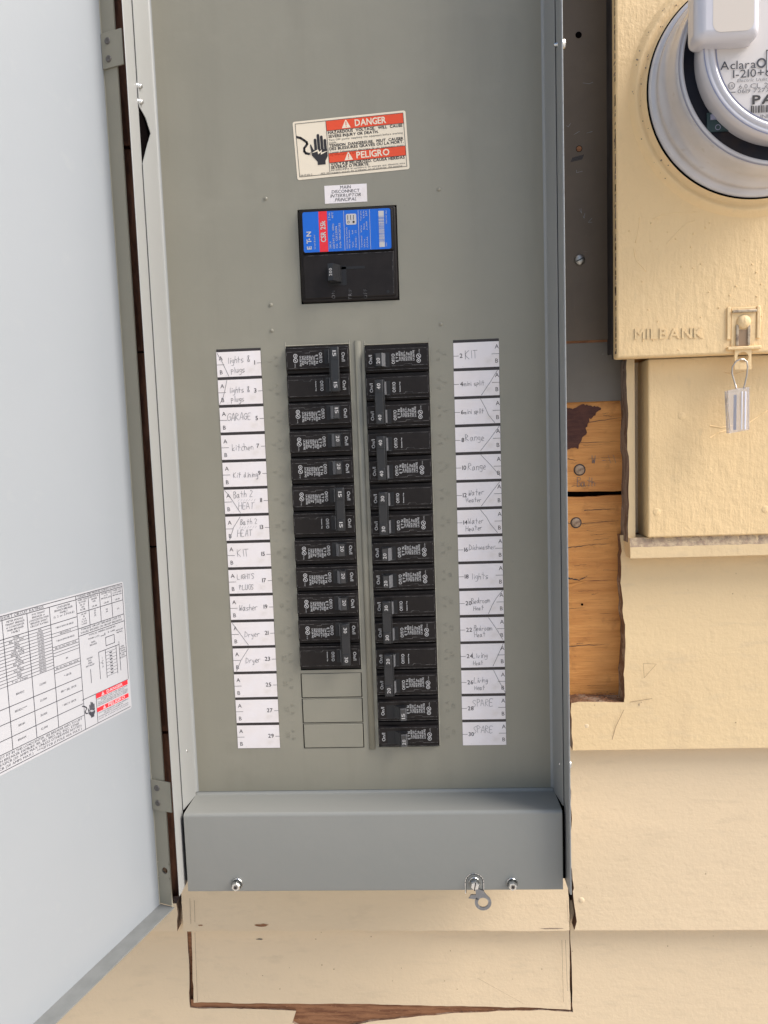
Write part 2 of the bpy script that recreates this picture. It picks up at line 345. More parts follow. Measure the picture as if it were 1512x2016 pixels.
for k in range(-5, 8):
    zb = course(k); zt = zb + PITCH + OV
    if zb < -Z0: zb = -Z0 + .5
    if k <= 2:
        zk = -15.2; xg = xl3 - .55
        board([(-70, zb), (xl3, zb), (xl3, zk), (xg, zk), (xg, zt), (-70, zt)] if k == 2 else [(-70, zb), (xg, zb), (xg, zt), (-70, zt)], course(k), flags=[0, 1, 0, 1, 0, 0] if k == 2 else [0, 1, 0, 0], seed=10 + k)
    if k in (-5, -4, -3, -2, -1): board([(20.85, zb), (70, zb), (70, zt), (20.85, zt)], course(k), flags=[0, 0, 0, 0], seed=k + 40)
    if k == 2: board([(xr, zb), (70, zb), (70, zt), (xr, zt)], course(k), flags=[0, 0, 0, 1], seed=23, amp=.05)
    if k == 1: board([(xr, zb), (70, zb), (70, zt), (xrc, zt), (xrc, zcut), (xr, zcut)], course(k), flags=[0, 0, 0, 1, 1, 1], seed=24, amp=.045, th=.85)
    if k == 3:
        board([(-70, zb), (70, zb), (70, zt), (xr4, zt), (xr4, zbot - .16), (xz(1060, 1989, YS + .28)[0], xz(1060, 1989, YS + .28)[1])] + [xz(*q, YS + .28) for q in ((1000, 1990), (898, 1994), (800, 2003), (745, 2008), (706, 2015), (650, 2030), (600, 2026), (576, 2012), (583, 1990))] + [(xl4, zbot), (xl4, zt), (-70, zt)],
              course(k), flags=[0, 0, 0, 1, 1, 1] + [1] * 9 + [1, 1, 0], seed=25, amp=.02)
        pb = MB(); pts = rag([(xl4 + .02, zbot + .3), (xr4 - .02, zbot + .2), (xr4 - .1, zbot - 1.4), (xl4 + .1, zbot - 1.4)], .03, .3, [1, 0, 0, 0], 5)
        pb.prism([(x, YS + .36, z) for x, z in pts][::-1], (0, .06, 0)); pb.build('torn_siding_core', M_raw, wall, org=(0, YS, zbot))
    if k > 3: board([(-70, zb), (70, zb), (70, zt), (-70, zt)], course(k), flags=[0] * 4, seed=k)
# the strip of the course beside and below the lower metal box
xs0 = xz(1236, 900, YS)[0]; xs1 = xz(1251, 900, YS)[0]
zl0 = LAP1
board([(xs0, xz(1240, 1068, YS)[1]), (xs1, xz(1240, 1068, YS)[1]), (xs1, 6.8), (xs0, 6.8)], zl0, th=.98, flags=[0, 0, 0, 1], seed=31, taper=.1, amp=.03, mats=[M_side2, M_cutg])
board([(21.05, zl0), (70, zl0), (70, 7.6), (21.05, 7.6)], zl0, flags=[0] * 4)
sl = MB(); za = xz(1300, 1057, YS)[1]; zc = xz(1300, 1076, 1.75)[1]; zd = xz(1300, 1098, 1.75)[1]
xq = xz(1241, 1085, 1.75)[0]
rs = random.Random(4); n = 60
for i in range(n):                    # sloping dusty ledge, slightly uneven
    xa = xq + (24 - xq) * i / n; xb = xq + (24 - xq) * (i + 1) / n
    j0 = .03 * math.sin(i * 1.7) + .02 * math.sin(i * 4.1); j1 = .03 * math.sin((i + 1) * 1.7) + .02 * math.sin((i + 1) * 4.1)
    sl.add([(xa, 1.85, za + j0), (xb, 1.85, za + j1), (xb, 1.76, zc + .3 * j1), (xa, 1.76, zc + .3 * j0)], [[0, 3, 2, 1]], 1)
sl.prism([(xq, 1.76, zc - .02), (xq, 1.75, zd), (xq, 2.3, zd), (xq, 2.9, za), (xq, 1.86, za)], (24 - xq, 0, 0), 0)
sl.build('ledge_board', [M_side2, M_dust], wall, org=(xq, YS, zd))
# pieces of siding set back under the panel
la = xz(354, 1740, YS)[0]; ra = xz(1121, 1790, YS)[0]
board([(la, zb3), (ra, zb3 + .0), (ra, zb3 + 5.6), (la, zb3 + 5.6)], zb3, flags=[1, 1, 0, 1], amp=.022, seed=51, th=.42)
lb = xz(376.5, 1900, YS + .3)[0]; rb = xz(1122.5, 1900, YS + .3)[0]; zg = xz(745, 1978, YS + .3)[1]
board([(lb, zg + .06), (-1, zg + .03), (3, zg - .05), (rb, zg - .2), (rb, zb4 + PITCH + OV), (lb, zb4 + PITCH + OV)], zb4, flags=[1, 1, 1, 1, 0, 1], amp=.015, seed=52, th=.42)
for x0_, x1_ in ((xl4, lb), (rb, xr4)):      # raw edge seen inside the narrow cuts
    mb = MB(); mb.box(x0_ - .1, x1_ + .1, YS + .58, YS + .64, zbot - .2, zb4 + PITCH - .15); mb.build('cut_backing', M_raw, wall, org=(x0_, YS + .5, zg))
# chipped paint marks on the siding
def chip(px, py, w, h, seed, Y=None, mt=M_raw):
    mb = MB(); rnd = random.Random(seed); x, z = xz(px, py, Y or YS); k = 14
    pts = [(x + w * math.cos(2 * math.pi * i / k) * rnd.uniform(.7, 1.2), z + h * math.sin(2 * math.pi * i / k) * rnd.uniform(.6, 1.2)) for i in range(k)]
    yf = lambda zz: YS + ((zz - (course(math.floor((LAP1 - zz) / PITCH) + 1) if zz < LAP1 else LAP1)) / PITCH) * .56 if Y is None else Y
    mb.poly([(a, yf(b) - .012, b) for a, b in pts]); return mb.build('paint_chip', mt, wall, org=(x, YS, z))
chip(515, 1822, .32, .07, 1); chip(506, 1865, .14, .03, 2, mt=M_ink); chip(395, 1822, .1, .03, 3)
chip(1260, 1389, .03, .06, 4, mt=M_dust); chip(1085, 1828, .5, .02, 5, mt=M_cutg)
for i in range(26):
    c_ = MB(); rr = random.Random(i); px, py = rr.uniform(360, 1500), rr.choice([rr.uniform(1130, 1440), rr.uniform(1480, 1800), rr.uniform(1850, 1960)])
    if px < 1150: py = rr.uniform(1850, 1960)
    chip(px, py, rr.uniform(.012, .03), rr.uniform(.01, .03), i + 60, mt=M_soil)
# pencil cut lines and scratches on the cream paint
def scratch(pts, Y=YS, wd=.012, mt=M_cutg, name='pencil_mark', par=None):
    mb = MB(); pl = Pl((0, Y, 0)); q = [xz(*p, Y) for p in pts]; line(mb, pl, q, wd, h=.02); return mb.build(name, mt, par or wall, org=(q[0][0], Y, q[0][1]))
scratch([(383, 1772), (384, 1815)], YS + .02); scratch([(374, 1768), (376, 1818)], YS + .02); scratch([(384, 1835), (389, 1972)], YS + .3); scratch([(1106, 1850), (1109, 1972)], YS + .3)
scratch([(1113, 1850), (1117, 1950)], YS + .2); scratch([(1116, 1772), (1119, 1815)], YS + .02); scratch([(940, 1925), (1030, 1975)], YS + .15, .008, M_soil, 'scratch')
scratch([(1228, 1397), (1212, 1430), (1203, 1462)], YS + .05, .02, M_soil, 'scratch'); scratch([(1240, 1382), (1283, 1375)], YS + .12, .02, M_soil, 'scratch')
scratch([(1266, 1306), (1292, 1307), (1268, 1334), (1266, 1306)], YS + .2, .012, M_soil, 'scratch')
def bump_head(px, py, r, Y, mt, par, name='painted_nail'):
    mb = MB(); x, z = xz(px, py, Y); mb.lathe((x, Y, z), (0, -1, 0), [(r * 1.3, -.02), (r, .006), (r * .7, .014), (0.001, .016)], 16); return mb.build(name, mt, par, org=(x, Y, z))
for p in ((1155, 1430), (1145, 1773)): bump_head(*p, .1, YS + .08, M_side, wall)

# sheathing boards in the hole
zj = xz(1170, 973, YW)[1]
def sheath(x0, x1, z0, z1, mt, seed, name='sheathing_board', y=YW):
    mb = MB(); P = rag([(x0, z0), (x1, z0), (x1, z1), (x0, z1)], .022, .3, [1, 0, 1, 0], seed)
    mb.prism([(x, y, z) for x, z in P], (0, .8, 0)); return mb.build(name, mt, wall, org=((x0 + x1) / 2, y, (z0 + z1) / 2))
sheath(-2, 12, zj + .1, 9.2, M_wood, 1); sheath(-2, 12, -8.2, zj - .1, M_wood, 2)
for i, (a, b) in enumerate(((24, 32), (16, 23.9), (8, 15.9), (0, 7.9), (-8, -.1), (-16, -8.1), (-23.5, -16.1))): sheath(-14, -2.1 if b > -8 else 12, a, b, M_woodd, i + 9)
def crack(pts, wd, seed, Y=YW):
    rnd = random.Random(seed); q = [xz(*p, Y) for p in pts]; P = []
    for (a, b), (c, d) in zip(q, q[1:]):
        for k in range(8): P.append((a + (c - a) * k / 8, b + (d - b) * k / 8 + rnd.uniform(-.018, .018)))
    P.append(q[-1]); n = len(P); mb = MB(); w = [wd * (1 - i / n) ** .6 * rnd.uniform(.5, 1.2) for i in range(n)]
    up_ = [Vector((P[i][0], Y - .012, P[i][1] + w[i] / 2)) for i in range(n)]; lo = [Vector((P[i][0], Y - .012, P[i][1] - w[i] / 2)) for i in range(n)]
    mb.add(up_ + lo, [[i, n + i, n + i + 1, i + 1] for i in range(n - 1)]); return mb.build('wood_crack', M_ink, wall, org=(q[0][0], Y, q[0][1]))
for q in (((1116, 866), (1148, 872), (1215, 869)), ((1118, 1272), (1200, 1268)), ((1117, 1078), (1160, 1073), (1200, 1070)), ((1116, 1030), (1150, 1031), (1218, 1024)), ((1117, 903), (1135, 906)), ((1150, 1005), (1210, 1002)), ((1140, 835), (1222, 822))):
    crack(q, .03, q[0][1])
for k in range(22):
    rr = random.Random(k + 300); y_ = rr.uniform(800, 1370); x_ = rr.uniform(1116, 1190); l_ = rr.uniform(12, 60); crack(((x_, y_), (min(x_ + l_, 1222), y_ + rr.uniform(-5, 2))), rr.uniform(.008, .02), k)
crack(((1118, 1138), (1140, 1142), (1156, 1134)), .07, 77)
mb = MB(); mb.add([(*xz(1116, 1150, YW - .1)[:1], YW - .1, xz(1116, 1150, YW)[1]), (xz(1158, 1142, YW)[0], YW - .02, xz(1158, 1143, YW)[1]), (xz(1116, 1158, YW)[0], YW - .06, xz(1116, 1158, YW)[1])], [[0, 2, 1]]); mb.build('splinter', M_wood, wall, org=(8.3, YW, -2.5))
for px, py, r in ((1141, 925, .19), (1134, 1029, .18)):
    mb = MB(); x, z = xz(px, py, YW); mb.lathe((x, YW, z), (0, -1, 0), [(r * 1.25, .012), (r * 1.02, .006), (r, .04), (r * .85, .06), (.001, .06)], 20, mis=[1, 0, 0, 0]); mb.build('nail', [M_nail, M_ink], wall, org=(x, YW, z))
mb = MB(); x, z = xz(1146, 1190, YW); disc(mb, Pl((x, YW, z)), 0, 0, .05, h=.01); mb.build('nail_hole', M_void, wall, org=(x, YW, z))
mb = MB(); pp = rag([xz(*q, YW) for q in ((1100, 802), (1170, 799), (1183, 803), (1172, 818), (1160, 830), (1153, 845), (1150, 858), (1143, 870), (1138, 884), (1118, 885), (1100, 880))], .045, .06, None, 8)
mb.prism([(a, YW - .03, b) for a, b in pp][::-1], (0, .025, 0)); mb.build('torn_building_paper', M_paper, wall, org=(8.5, YW, 4))
mb = MB(); x, z = xz(1136, 958, YW); hand(mb, Pl((x, YW - .01, z)), 'Bath', 0, 0, .34, .018); x, z = xz(1165, 912, YW); hand(mb, Pl((x, YW - .01, z)), 'W', 0, 0, .3, .018); line(mb, Pl((x, YW - .01, z)), [(.4, .1), (.55, .1)]); line(mb, Pl((x, YW - .01, z)), [(.65, .3), (.75, -.02)]); line(mb, Pl((x, YW - .01, z)), [(.85, .3), (.95, -.02)])
mb.build('pencil_note', M_pencil, wall, org=(x, YW, z))
mb = MB(); rnd = random.Random(3)      # saw dust and splinters on the cut ledge
for i in range(150):
    x = rnd.uniform(xr + .1, xrc - .1); y = rnd.uniform(2.2, 2.9); zt_ = zcut + rnd.uniform(0, .22 * (y - 1.9)); a = rnd.uniform(0, 6.3); l = rnd.uniform(.02, .07)
    v = Vector((math.cos(a) * l, rnd.uniform(-.03, .03), math.sin(a) * l * .5)); n_ = Vector((-v.z, .02, v.x)) * .35
    p = Vector((x, y, zt_)); mb.poly([p - v, p + n_, p + v, p - n_])
o = mb.build('sawdust', M_raw, wall, org=(9, 2.6, zcut)); o['kind'] = 'stuff'

mb = MB(); mb.box(-14, 12, YW + .3, YW + .4, -9, 9.5); mb.build('gap_shade_sheet', M_void, wall)  # black sheet added so the plank gaps read as shade
mb = MB(); mb.box(-70, 70, YW + 1.0, YW + 1.4, -Z0 + .1, 46); mb.build('inner_sheathing', M_woodd, wall)
# metal backing plates, recess shade put into their grey, between panel and meter box
pl_ = empty('backing_plate', (9, 2.85, 5), 'shade-darkened grey metal backing plates between the breaker panel and the meter box', 'metal plate')
mb = MB(); xa = 7.4; xb = xz(1200, 300, 2.8)[0]; zs = xz(1160, 673, 2.85)[1]
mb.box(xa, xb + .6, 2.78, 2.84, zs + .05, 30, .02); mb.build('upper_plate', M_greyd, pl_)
mb = MB(); xb2 = xz(1227, 740, 2.85)[0]; zb_ = xz(1160, 791, 2.85)[1]; mb.box(xa, xb2, 2.85, 2.91, zb_, zs - .03, .02); mb.build('lower_plate', mat('shaded_plate_paint', (.15, .13, .105), .55, noise=[((.5, .5, .5), (.13, .112, .09), .4, .7), ((3, 1, 6), (.2, .18, .15), .68, .78)]), pl_)  # panel grey darkened: shade of the recess is put into the colour
mb = MB(); mb.box(xa, xb + .7, 2.86, 2.93, zs - .06, zs + .06); mb.build('exposed_wood_strip', M_raw, pl_)
def screw(px, py, Y, r, par, name='slotted_screw', mt=M_zincd, ang=25):
    mb = MB(); x, z = xz(px, py, Y); mb.lathe((x, Y, z), (0, -1, 0), [(r * 1.06, 0), (r, .05), (r * .8, .085), (r * .3, .1), (.001, .1)], 20)
    P = Pl((x, Y - .1, z)).rot(ang); line(mb, P, [(-r * .8, 0), (r * .8, 0)], r * .22, 1, .004); return mb.build(name, [mt, M_ink], par, org=(x, Y, z))
screw(1141, 512, 2.78, .2, pl_)
for px, py, mt in ((1139, 69, M_void), (1140, 293, M_raw)):
    mb = MB(); x, z = xz(px, py, 2.78); disc(mb, Pl((x, 2.78, z)), 0, 0, .1, h=.008); ring(mb, Pl((x, 2.78, z)), 0, 0, .12, .02, 1, .009); mb.build('screw_hole', [mt, M_void], pl_, org=(x, 2.78, z))
mb = MB(); x, z = xz(1137, 313, 2.78)
for i in range(9): line(mb, Pl((x, 2.78, z)), [(-.25 + .05 * i, -.1 + .01 * i), (-.17 + .05 * i, .06 + .01 * i)], .03, h=.008)
mb.build('marker_smudge', M_ink, pl_, org=(x, 2.78, z))
mb = MB(); rnd = random.Random(12)
for px, py in ((1150, 430), (1158, 438), (1145, 420), (1130, 265), (1155, 262), (1119, 250), (1135, 340), (1160, 165)):
    x, z = xz(px, py, 2.78)
    for k in range(2):
        a = rnd.uniform(0, 3); l = rnd.uniform(.08, .25); line(mb, Pl((x, 2.78, z)), [(0, 0), (l * math.cos(a), l * math.sin(a))], .012, h=.007)
mb.build('surface_scratches', M_edge, pl_, org=(8.9, 2.78, 12))['kind'] = 'stuff'

# ------------------------------------------------------------------ meter box with cream cover
YC = 1.0
can = empty('meter_box', (14.5, YC, 6.7), 'cream painted metal meter box with embossed lettering on its lower front', 'meter box')
xc0, zc0 = xz(1214, 706, YC)
mb = MB(); mb.box(xc0, 20.8, YC, YC + .5, zc0, 30, .09, seg=3); mb.build('cover', M_can, can)
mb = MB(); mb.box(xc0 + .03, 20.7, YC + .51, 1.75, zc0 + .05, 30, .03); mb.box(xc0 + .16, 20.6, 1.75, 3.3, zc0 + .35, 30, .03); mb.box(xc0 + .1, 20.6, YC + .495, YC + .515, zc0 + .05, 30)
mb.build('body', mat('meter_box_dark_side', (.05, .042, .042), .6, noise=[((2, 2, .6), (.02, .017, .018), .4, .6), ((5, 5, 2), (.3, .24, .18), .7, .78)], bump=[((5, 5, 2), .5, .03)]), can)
mb = MB(); rnd = random.Random(9)      # rough paint line along the cover's side
for i in range(160):
    z = rnd.uniform(zc0 + .1, 19.5); h = rnd.uniform(.03, .16); d = rnd.uniform(.02, .09) * (2 if rnd.random() < .1 else 1)
    mb.box(xc0 - .004, xc0 + .02, YC + .05, YC + .06 + d, z, z + h)
mb.build('paint_drips', M_cutg, can, org=(xc0, YC, 12))['kind'] = 'stuff'
PC = Pl((0, YC, 0))
mb = MB(); x, z = xz(1249, 668, YC); x2, z2 = xz(1383, 666, YC); P = Pl((x, YC, z), (x2 - x, 0, z2 - z), (0, 0, 1))
text(mb, P, 'MILBANK', 0, 0, .36, w=x2 - x, h=.026, ext=.03, bold=.02, track=.17); mb.build('embossed_lettering', M_can, can, org=(x, YC, z))
MC = Vector((14.34, YC, 15.9))
mb = MB(); mb.lathe(MC, (0, -1, 0), [(4.42, -.02), (4.3, .05), (4.2, .16), (4.12, .18), (4.0, .1), (3.88, .08), (3.84, .2), (3.72, .22), (3.6, .1)], 96); mb.build('socket_rim', M_can, can, org=MC)
mb = MB(); rnd = random.Random(2)
for i in range(46):
    a = rnd.uniform(2.3, 3.9); r = rnd.uniform(3.9, 4.3); s_ = rnd.uniform(.01, .03); disc(mb, Pl(MC), r * math.cos(a), r * math.sin(a), s_, h=.13, n=6)
mb.build('dirt_specks', M_cutg, can, org=MC)['kind'] = 'stuff'
mb = MB(); rnd = random.Random(21)
for i in range(34):
    px, py = rnd.uniform(1232, 1500), rnd.uniform(430, 690); x, z = xz(px, py, YC); r = rnd.uniform(.02, .045); mb.lathe((x, YC, z), (0, -1, 0), [(r, 0), (r * .7, .02), (.001, .025)], 8)
for q in (((1248, 490), (1250, 505), (1254, 516), (1262, 523), (1272, 534)), ((1259, 428), (1258, 445), (1255, 462), (1251, 478)), ((1284, 432), (1300, 424), (1330, 418), (1352, 419), (1370, 417)), ((1311, 482), (1322, 470), (1338, 452), (1352, 440), (1368, 434))):
    mb.tube([(xz(*p, YC)[0], YC + .006, xz(*p, YC)[1]) for p in q], .018, 6)
mb.build('paint_runs', M_can, can, org=(12, YC, 9))['kind'] = 'stuff'
# hasp at the lower right of the cover
hasp = []; M_tabm = mat('chipped_latch_metal', (.45, .36, .25), .5, .2, noise=[((6, 6, 6), (.2, .14, .1), .5, .65)])
xh, zh = xz(1463, 634, YC)
mb = MB()
for s_ in (-1, 1): mb.box(xh + s_ * .53 - .07, xh + s_ * .53 + .07, YC - .07, YC, zh - .62, zh + .55, .03)
mb.box(xh - .44, xh + .44, YC - .035, YC + .01, zh - .9, zh + .52, .02); mb.build('latch_plate', M_can, can, org=(xh, YC, zh))
mb = MB(); mb.box(xh - .19, xh + .13, YC - .05, YC - .036, zh - .86, zh - .28); mb.build('latch_slot', M_soil, can, org=(xh, YC, zh))
mb = MB(); mb.box(xh - .28, xh - .18, YC - .09, YC - .03, zh - .86, zh - .1, .02); mb.box(xh + .13, xh + .23, YC - .09, YC - .03, zh - .86, zh - .1, .02); mb.box(xh - .42, xh + .44, YC - .13, YC - .03, zh + .33, zh + .42, .02); mb.build('latch_rails', M_tabm, can, org=(xh, YC, zh))
mb = MB(); mb.lathe((xh, YC - .03, zh), (0, -1, 0), [(.25, 0), (.25, .04), (.2, .09), (.1, .12), (.001, .13)], 24); mb.build('latch_rivet', M_can, can, org=(xh, YC, zh))
mb = MB(); mb.box(xh - .6, xh + .6, YC - .16, YC + .02, zh - 1.0, zh - .88, .03); mb.build('latch_bar', M_can, can, org=(xh, YC, zh))
mb = MB(); zr = xz(1463, 706, YC - .1)[1]; xr_ = xh - .03; yt = YC - .1
n = 24; sq = []; ci = []
for i in range(n):
    a = 2 * math.pi * i / n; c, s_ = math.cos(a), math.sin(a); k = 1 / max(abs(c), abs(s_)); sq.append((xr_ + .3 * c * k, zr + .33 * s_ * k - (.06 if s_ < 0 else 0))); ci.append((xr_ + .2 * c, zr + .05 + .2 * s_))
vs = [(a, yt, b) for a, b in sq] + [(a, yt, b) for a, b in ci] + [(a, yt + .05, b) for a, b in sq] + [(a, yt + .05, b) for a, b in ci]
mb.add(vs, [[i, (i + 1) % n, n + (i + 1) % n, n + i] for i in range(n)] + [[n + i, n + (i + 1) % n, 3 * n + (i + 1) % n, 3 * n + i] for i in range(n)] + [[i, 2 * n + i, 2 * n + (i + 1) % n, (i + 1) % n] for i in range(n)])
mb.build('latch_tab', M_can, can, org=(xh, YC, zh))
# security seal
xt, zt0 = xz(1433, 767, YC - .25); xt2, zt1 = xz(1474, 852, YC - .25)
seal = empty('security_seal', (xh, YC - .3, zt1), 'clear plastic security seal hanging from a wire loop on the meter box latch', 'seal')
mb = MB(); yy = YC - .2
pw = [(1450, 766), (1446, 752), (1441, 735), (1442, 722), (1447, 712), (1455, 708), (1462, 708), (1468, 712), (1470, 722), (1470, 740), (1466, 758), (1463, 766)]
mb.tube([(xz(a, b, yy)[0], yy - (.08 if 3 < i < 9 else 0), xz(a, b, yy)[1]) for i, (a, b) in enumerate(pw)], .03, 8); mb.build('wire_loop', M_wire, seal)
mb = MB(); pl2 = Pl((0, YC - .1, 0))
q = [(1432, 769), (1450, 765), (1474, 762), (1474, 846), (1436, 853)]; q = [xz(a, b, YC - .3) for a, b in q]
mb.prism([(a, YC - .36, b) for a, b in q][::-1], (0, .3, 0), 0)
mb.build('seal_body', M_tag, seal)
mb = MB()
for a, w in ((.5, .04), (.66, .05)):
    xx = xt + (xt2 - xt) * a + .04; mb.box(xx, xx + w, YC - .41, YC - .36, zt1 + .12, zt0 - .1, .012)
mb.build('seal_ribs', mat('seal_rib_plastic', (.82, .82, .88), .15, coat=.5), seal)
mb = MB(); xx = xt + (xt2 - xt) * .42; mb.box(xx - .12, xx - .02, YC - .24, YC - .2, zt1 + .12, zt0 - .2); mb.build('seal_core', M_line, seal)

# the meter itself
met = empty('electric_meter', MC, 'round glass fronted electric utility meter plugged into the cream meter box', 'electric meter')
mb = MB(); mb.lathe(MC, (0, -1, 0), [(3.815, .1), (3.815, .27), (3.79, .29), (3.77, .2)], 96); mb.build('gasket', M_void, met)
mb = MB(); prof = [(3.78, .2), (3.76, .34), (3.68, .4), (3.6, .42), (3.56, .5), (3.6, .62), (3.55, .78), (3.47, .86), (3.44, 1.3), (3.40, 1.75), (3.37, 1.95), (3.3, 2.05), (3.22, 2.06), (3.2, 1.95)]
mb.lathe(MC, (0, -1, 0), prof, 128); mb.build('skirt', M_poly, met)
mb = MB(); mb.lathe(MC, (0, -1, 0), [(3.36, 2.0), (3.375, 2.02), (3.36, 2.045)], 96); mb.lathe(MC, (0, -1, 0), [(3.575, .66), (3.585, .67), (3.575, .69)], 96); mb.build('moulding_line', M_line, met)
MCf = MC + Vector((0, 0, .1))
mb = MB(); disc(mb, Pl(MC), 0, 0, 3.21, h=1.98, n=72); mb.build('dark_window', M_mdark, met)
mb = MB(); x, z = xz(1400, 245, -1)
mb.box(x - .15, x + .75, -1.05, -1.0, z - .25, z + .35); mb.box(x - .05, x + .3, -1.09, -1.05, z + .12, z + .28, mi=1); ring(mb, Pl((x, -1.05, z)), .2, -.12, .09, .02, 1); mb.build('circuit_board', [M_pcb, M_line], met)
mb = MB(); mb.lathe(MCf, (0, -1, 0), [(2.84, 1.9), (2.95, 2.5), (2.94, 2.72), (2.89, 2.82), (2.8, 2.86), (2.72, 2.8), (2.70, 2.83), (2.62, 2.86), (2.54, 2.82), (2.5, 2.76), (2.47, 2.74)], 128); mb.build('front_rim', M_rim, met)
mb = MB()
for r, h in ((2.9, 2.84), (2.71, 2.805), (2.5, 2.775)): mb.lathe(MCf, (0, -1, 0), [(r, h), (r - .012, h + .012), (r - .035, h + .012)], 96)
mb.build('rim_line', M_line, met)
PM = Pl(MCf + Vector((0, -2.78, 0)))
mb = MB(); disc(mb, PM, 0, 0, 2.52, h=-.02, n=72); mb.build('face_plate', M_mlabel, met)
def onface(px, py):
    p = at(px, py, PM.o.y); return p.x - PM.o.x, p.z - PM.o.z
mb = MB()
a, b = onface(1418, 138); text(mb, PM, 'Aclara', a, b, .25, w=1.1, mi=1); a, b = onface(1499, 124); ring(mb, PM, a, b, .15, .055, 1); 
a, b = onface(1443, 154); text(mb, PM, 'I-210+c', a, b, .24, w=1.15, mi=1)
a, b = onface(1451, 162); text(mb, PM, 'Electric Utility Meter', a, b, .09, mi=2, shear=.2, w=1.5)
a, b = onface(1477, 174); text(mb, PM, 'CL 200 240V', a, b, .14, w=1.6, mi=2); a, b = onface(1455, 175); text(mb, PM, '6.0', a, b, .13, mi=2, w=.26)
a, b = onface(1440, 169); ring(mb, PM, a, b, .11, .022, 2); text(mb, PM, 'UL', a, b - .05, .09, 'c', mi=2); line(mb, PM, [(a - .12, b - .2), (a + .12, b - .2)], .03, 2)
a, b = onface(1452, 184); text(mb, PM, '0619 727XC8023', a, b, .12, w=1.7, mi=2)
a, b = onface(1481, 206); text(mb, PM, 'PA0', a, b, .26, w=.95, mi=0, bold=.02)
a, b = onface(1478, 223); rnd = random.Random(6); x = a
while x < a + 2.0:
    w = rnd.choice((.02, .035, .05)); rect(mb, PM, x, x + w, b, b + .22, 0, .006); x += w + rnd.choice((.02, .03))
a, b = onface(1497, 233); text(mb, PM, '1NDLCN', a, b, .11, mi=2, w=.8)
a, b = onface(1508, 118); rect(mb, PM, a, a + .03, b - .35, b + .3, 1); rect(mb, PM, a, a + 1, b + .27, b + .3, 1); rect(mb, PM, a, a + 1, b - .35, b - .32, 1)
mb.build('lettering', [M_ink, M_fine, M_pencil], met)
# raised square plug at the top of the meter glass
p0 = at(1368, 100, PM.o.y - .5); p1 = at(1497, 96, PM.o.y - .5)
mb = MB(); mb.box(p0.x + .02, p1.x, PM.o.y - .6, PM.o.y + .35, p0.z + .26, p0.z + 3.5, .28, seg=5); mb.build('front_plug', M_rim, met)
mb = MB(); P = Pl((0, PM.o.y - .6, 0)); rect(mb, P, p0.x + .5, p1.x - .25, p0.z + .45, p0.z + 3.2, 0, .004, r=.25); mb.build('plug_window', mat('plug_window_plastic', (.60, .53, .455), .4), met)
# lower metal box under the meter box
low = empty('lower_wiring_box', (14.6, 1.6, 0), 'cream painted metal box below the meter box, rivets showing through the paint', 'metal box')
xl_, zl_ = xz(1276, 1046, 1.7)
mb = MB(); mb.box(xl_, 21, 1.7, 3.3, zl_ - .25, 6.75, .06, seg=3); mb.build('box_shell', M_can, low)
for p in ((1342, 819), (1293, 1008), (1507, 1003)): bump_head(*p, .14, 1.7, M_can, low, 'rivet')
mb = MB(); 
for q in (((1397, 838), (1420, 842), (1440, 838)), ((1397, 862), (1412, 853), (1435, 845)), ((1475, 832), (1500, 815), (1512, 808)), ((1427, 733), (1445, 738), (1465, 732))):
    mb.tube([(xz(*p, 1.7)[0], 1.7, xz(*p, 1.7)[1]) for p in q], .02, 6)
mb.build('paint_wrinkles', M_can, low)['kind'] = 'stuff'
mb = MB(); mb.box(xs1 + .0, xl_ + .1, 2.95, 3.0, zl_ - .2, 6.75); mb.build('gap_back', M_side, low)

# ------------------------------------------------------------------ breaker panel
pan = empty('breaker_panel', (0, 1, -12.1), 'large open grey metal breaker panel with two columns of breakers and handwritten labels', 'electrical panel')
XI = 6.98; YF = -2.0; ZB = -12.15; ZT = 27
mb = MB()   # cabinet walls; the front edge is a folded hem
mb.box(-XI - .035, -XI, YF, 4, ZB, ZT, .02); mb.box(-XI - .16, -XI - .08, -.2, 4, ZB + .2, ZT)
mb.build('left_side_wall', M_lip, pan)
mb = MB(); mb.box(XI, XI + .045, YF, 4, ZB, ZT, .015); mb.build('right_side_wall', M_lip, pan)
mb = MB(); mb.box(XI + .012, XI + .055, YF - .015, YF + .04, ZB, ZT, .015); mb.build('right_front_hem', M_edge, pan)
mb = MB(); mb.box(-XI, XI, 0.9, 4, ZB + .05, ZB + .12); mb.build('bottom_wall', M_grey2, pan)
mb = MB(); mb.box(-6.8, 6.8, .95, 1.0, ZB + .3, ZT); mb.build('interior_back', M_void, pan)
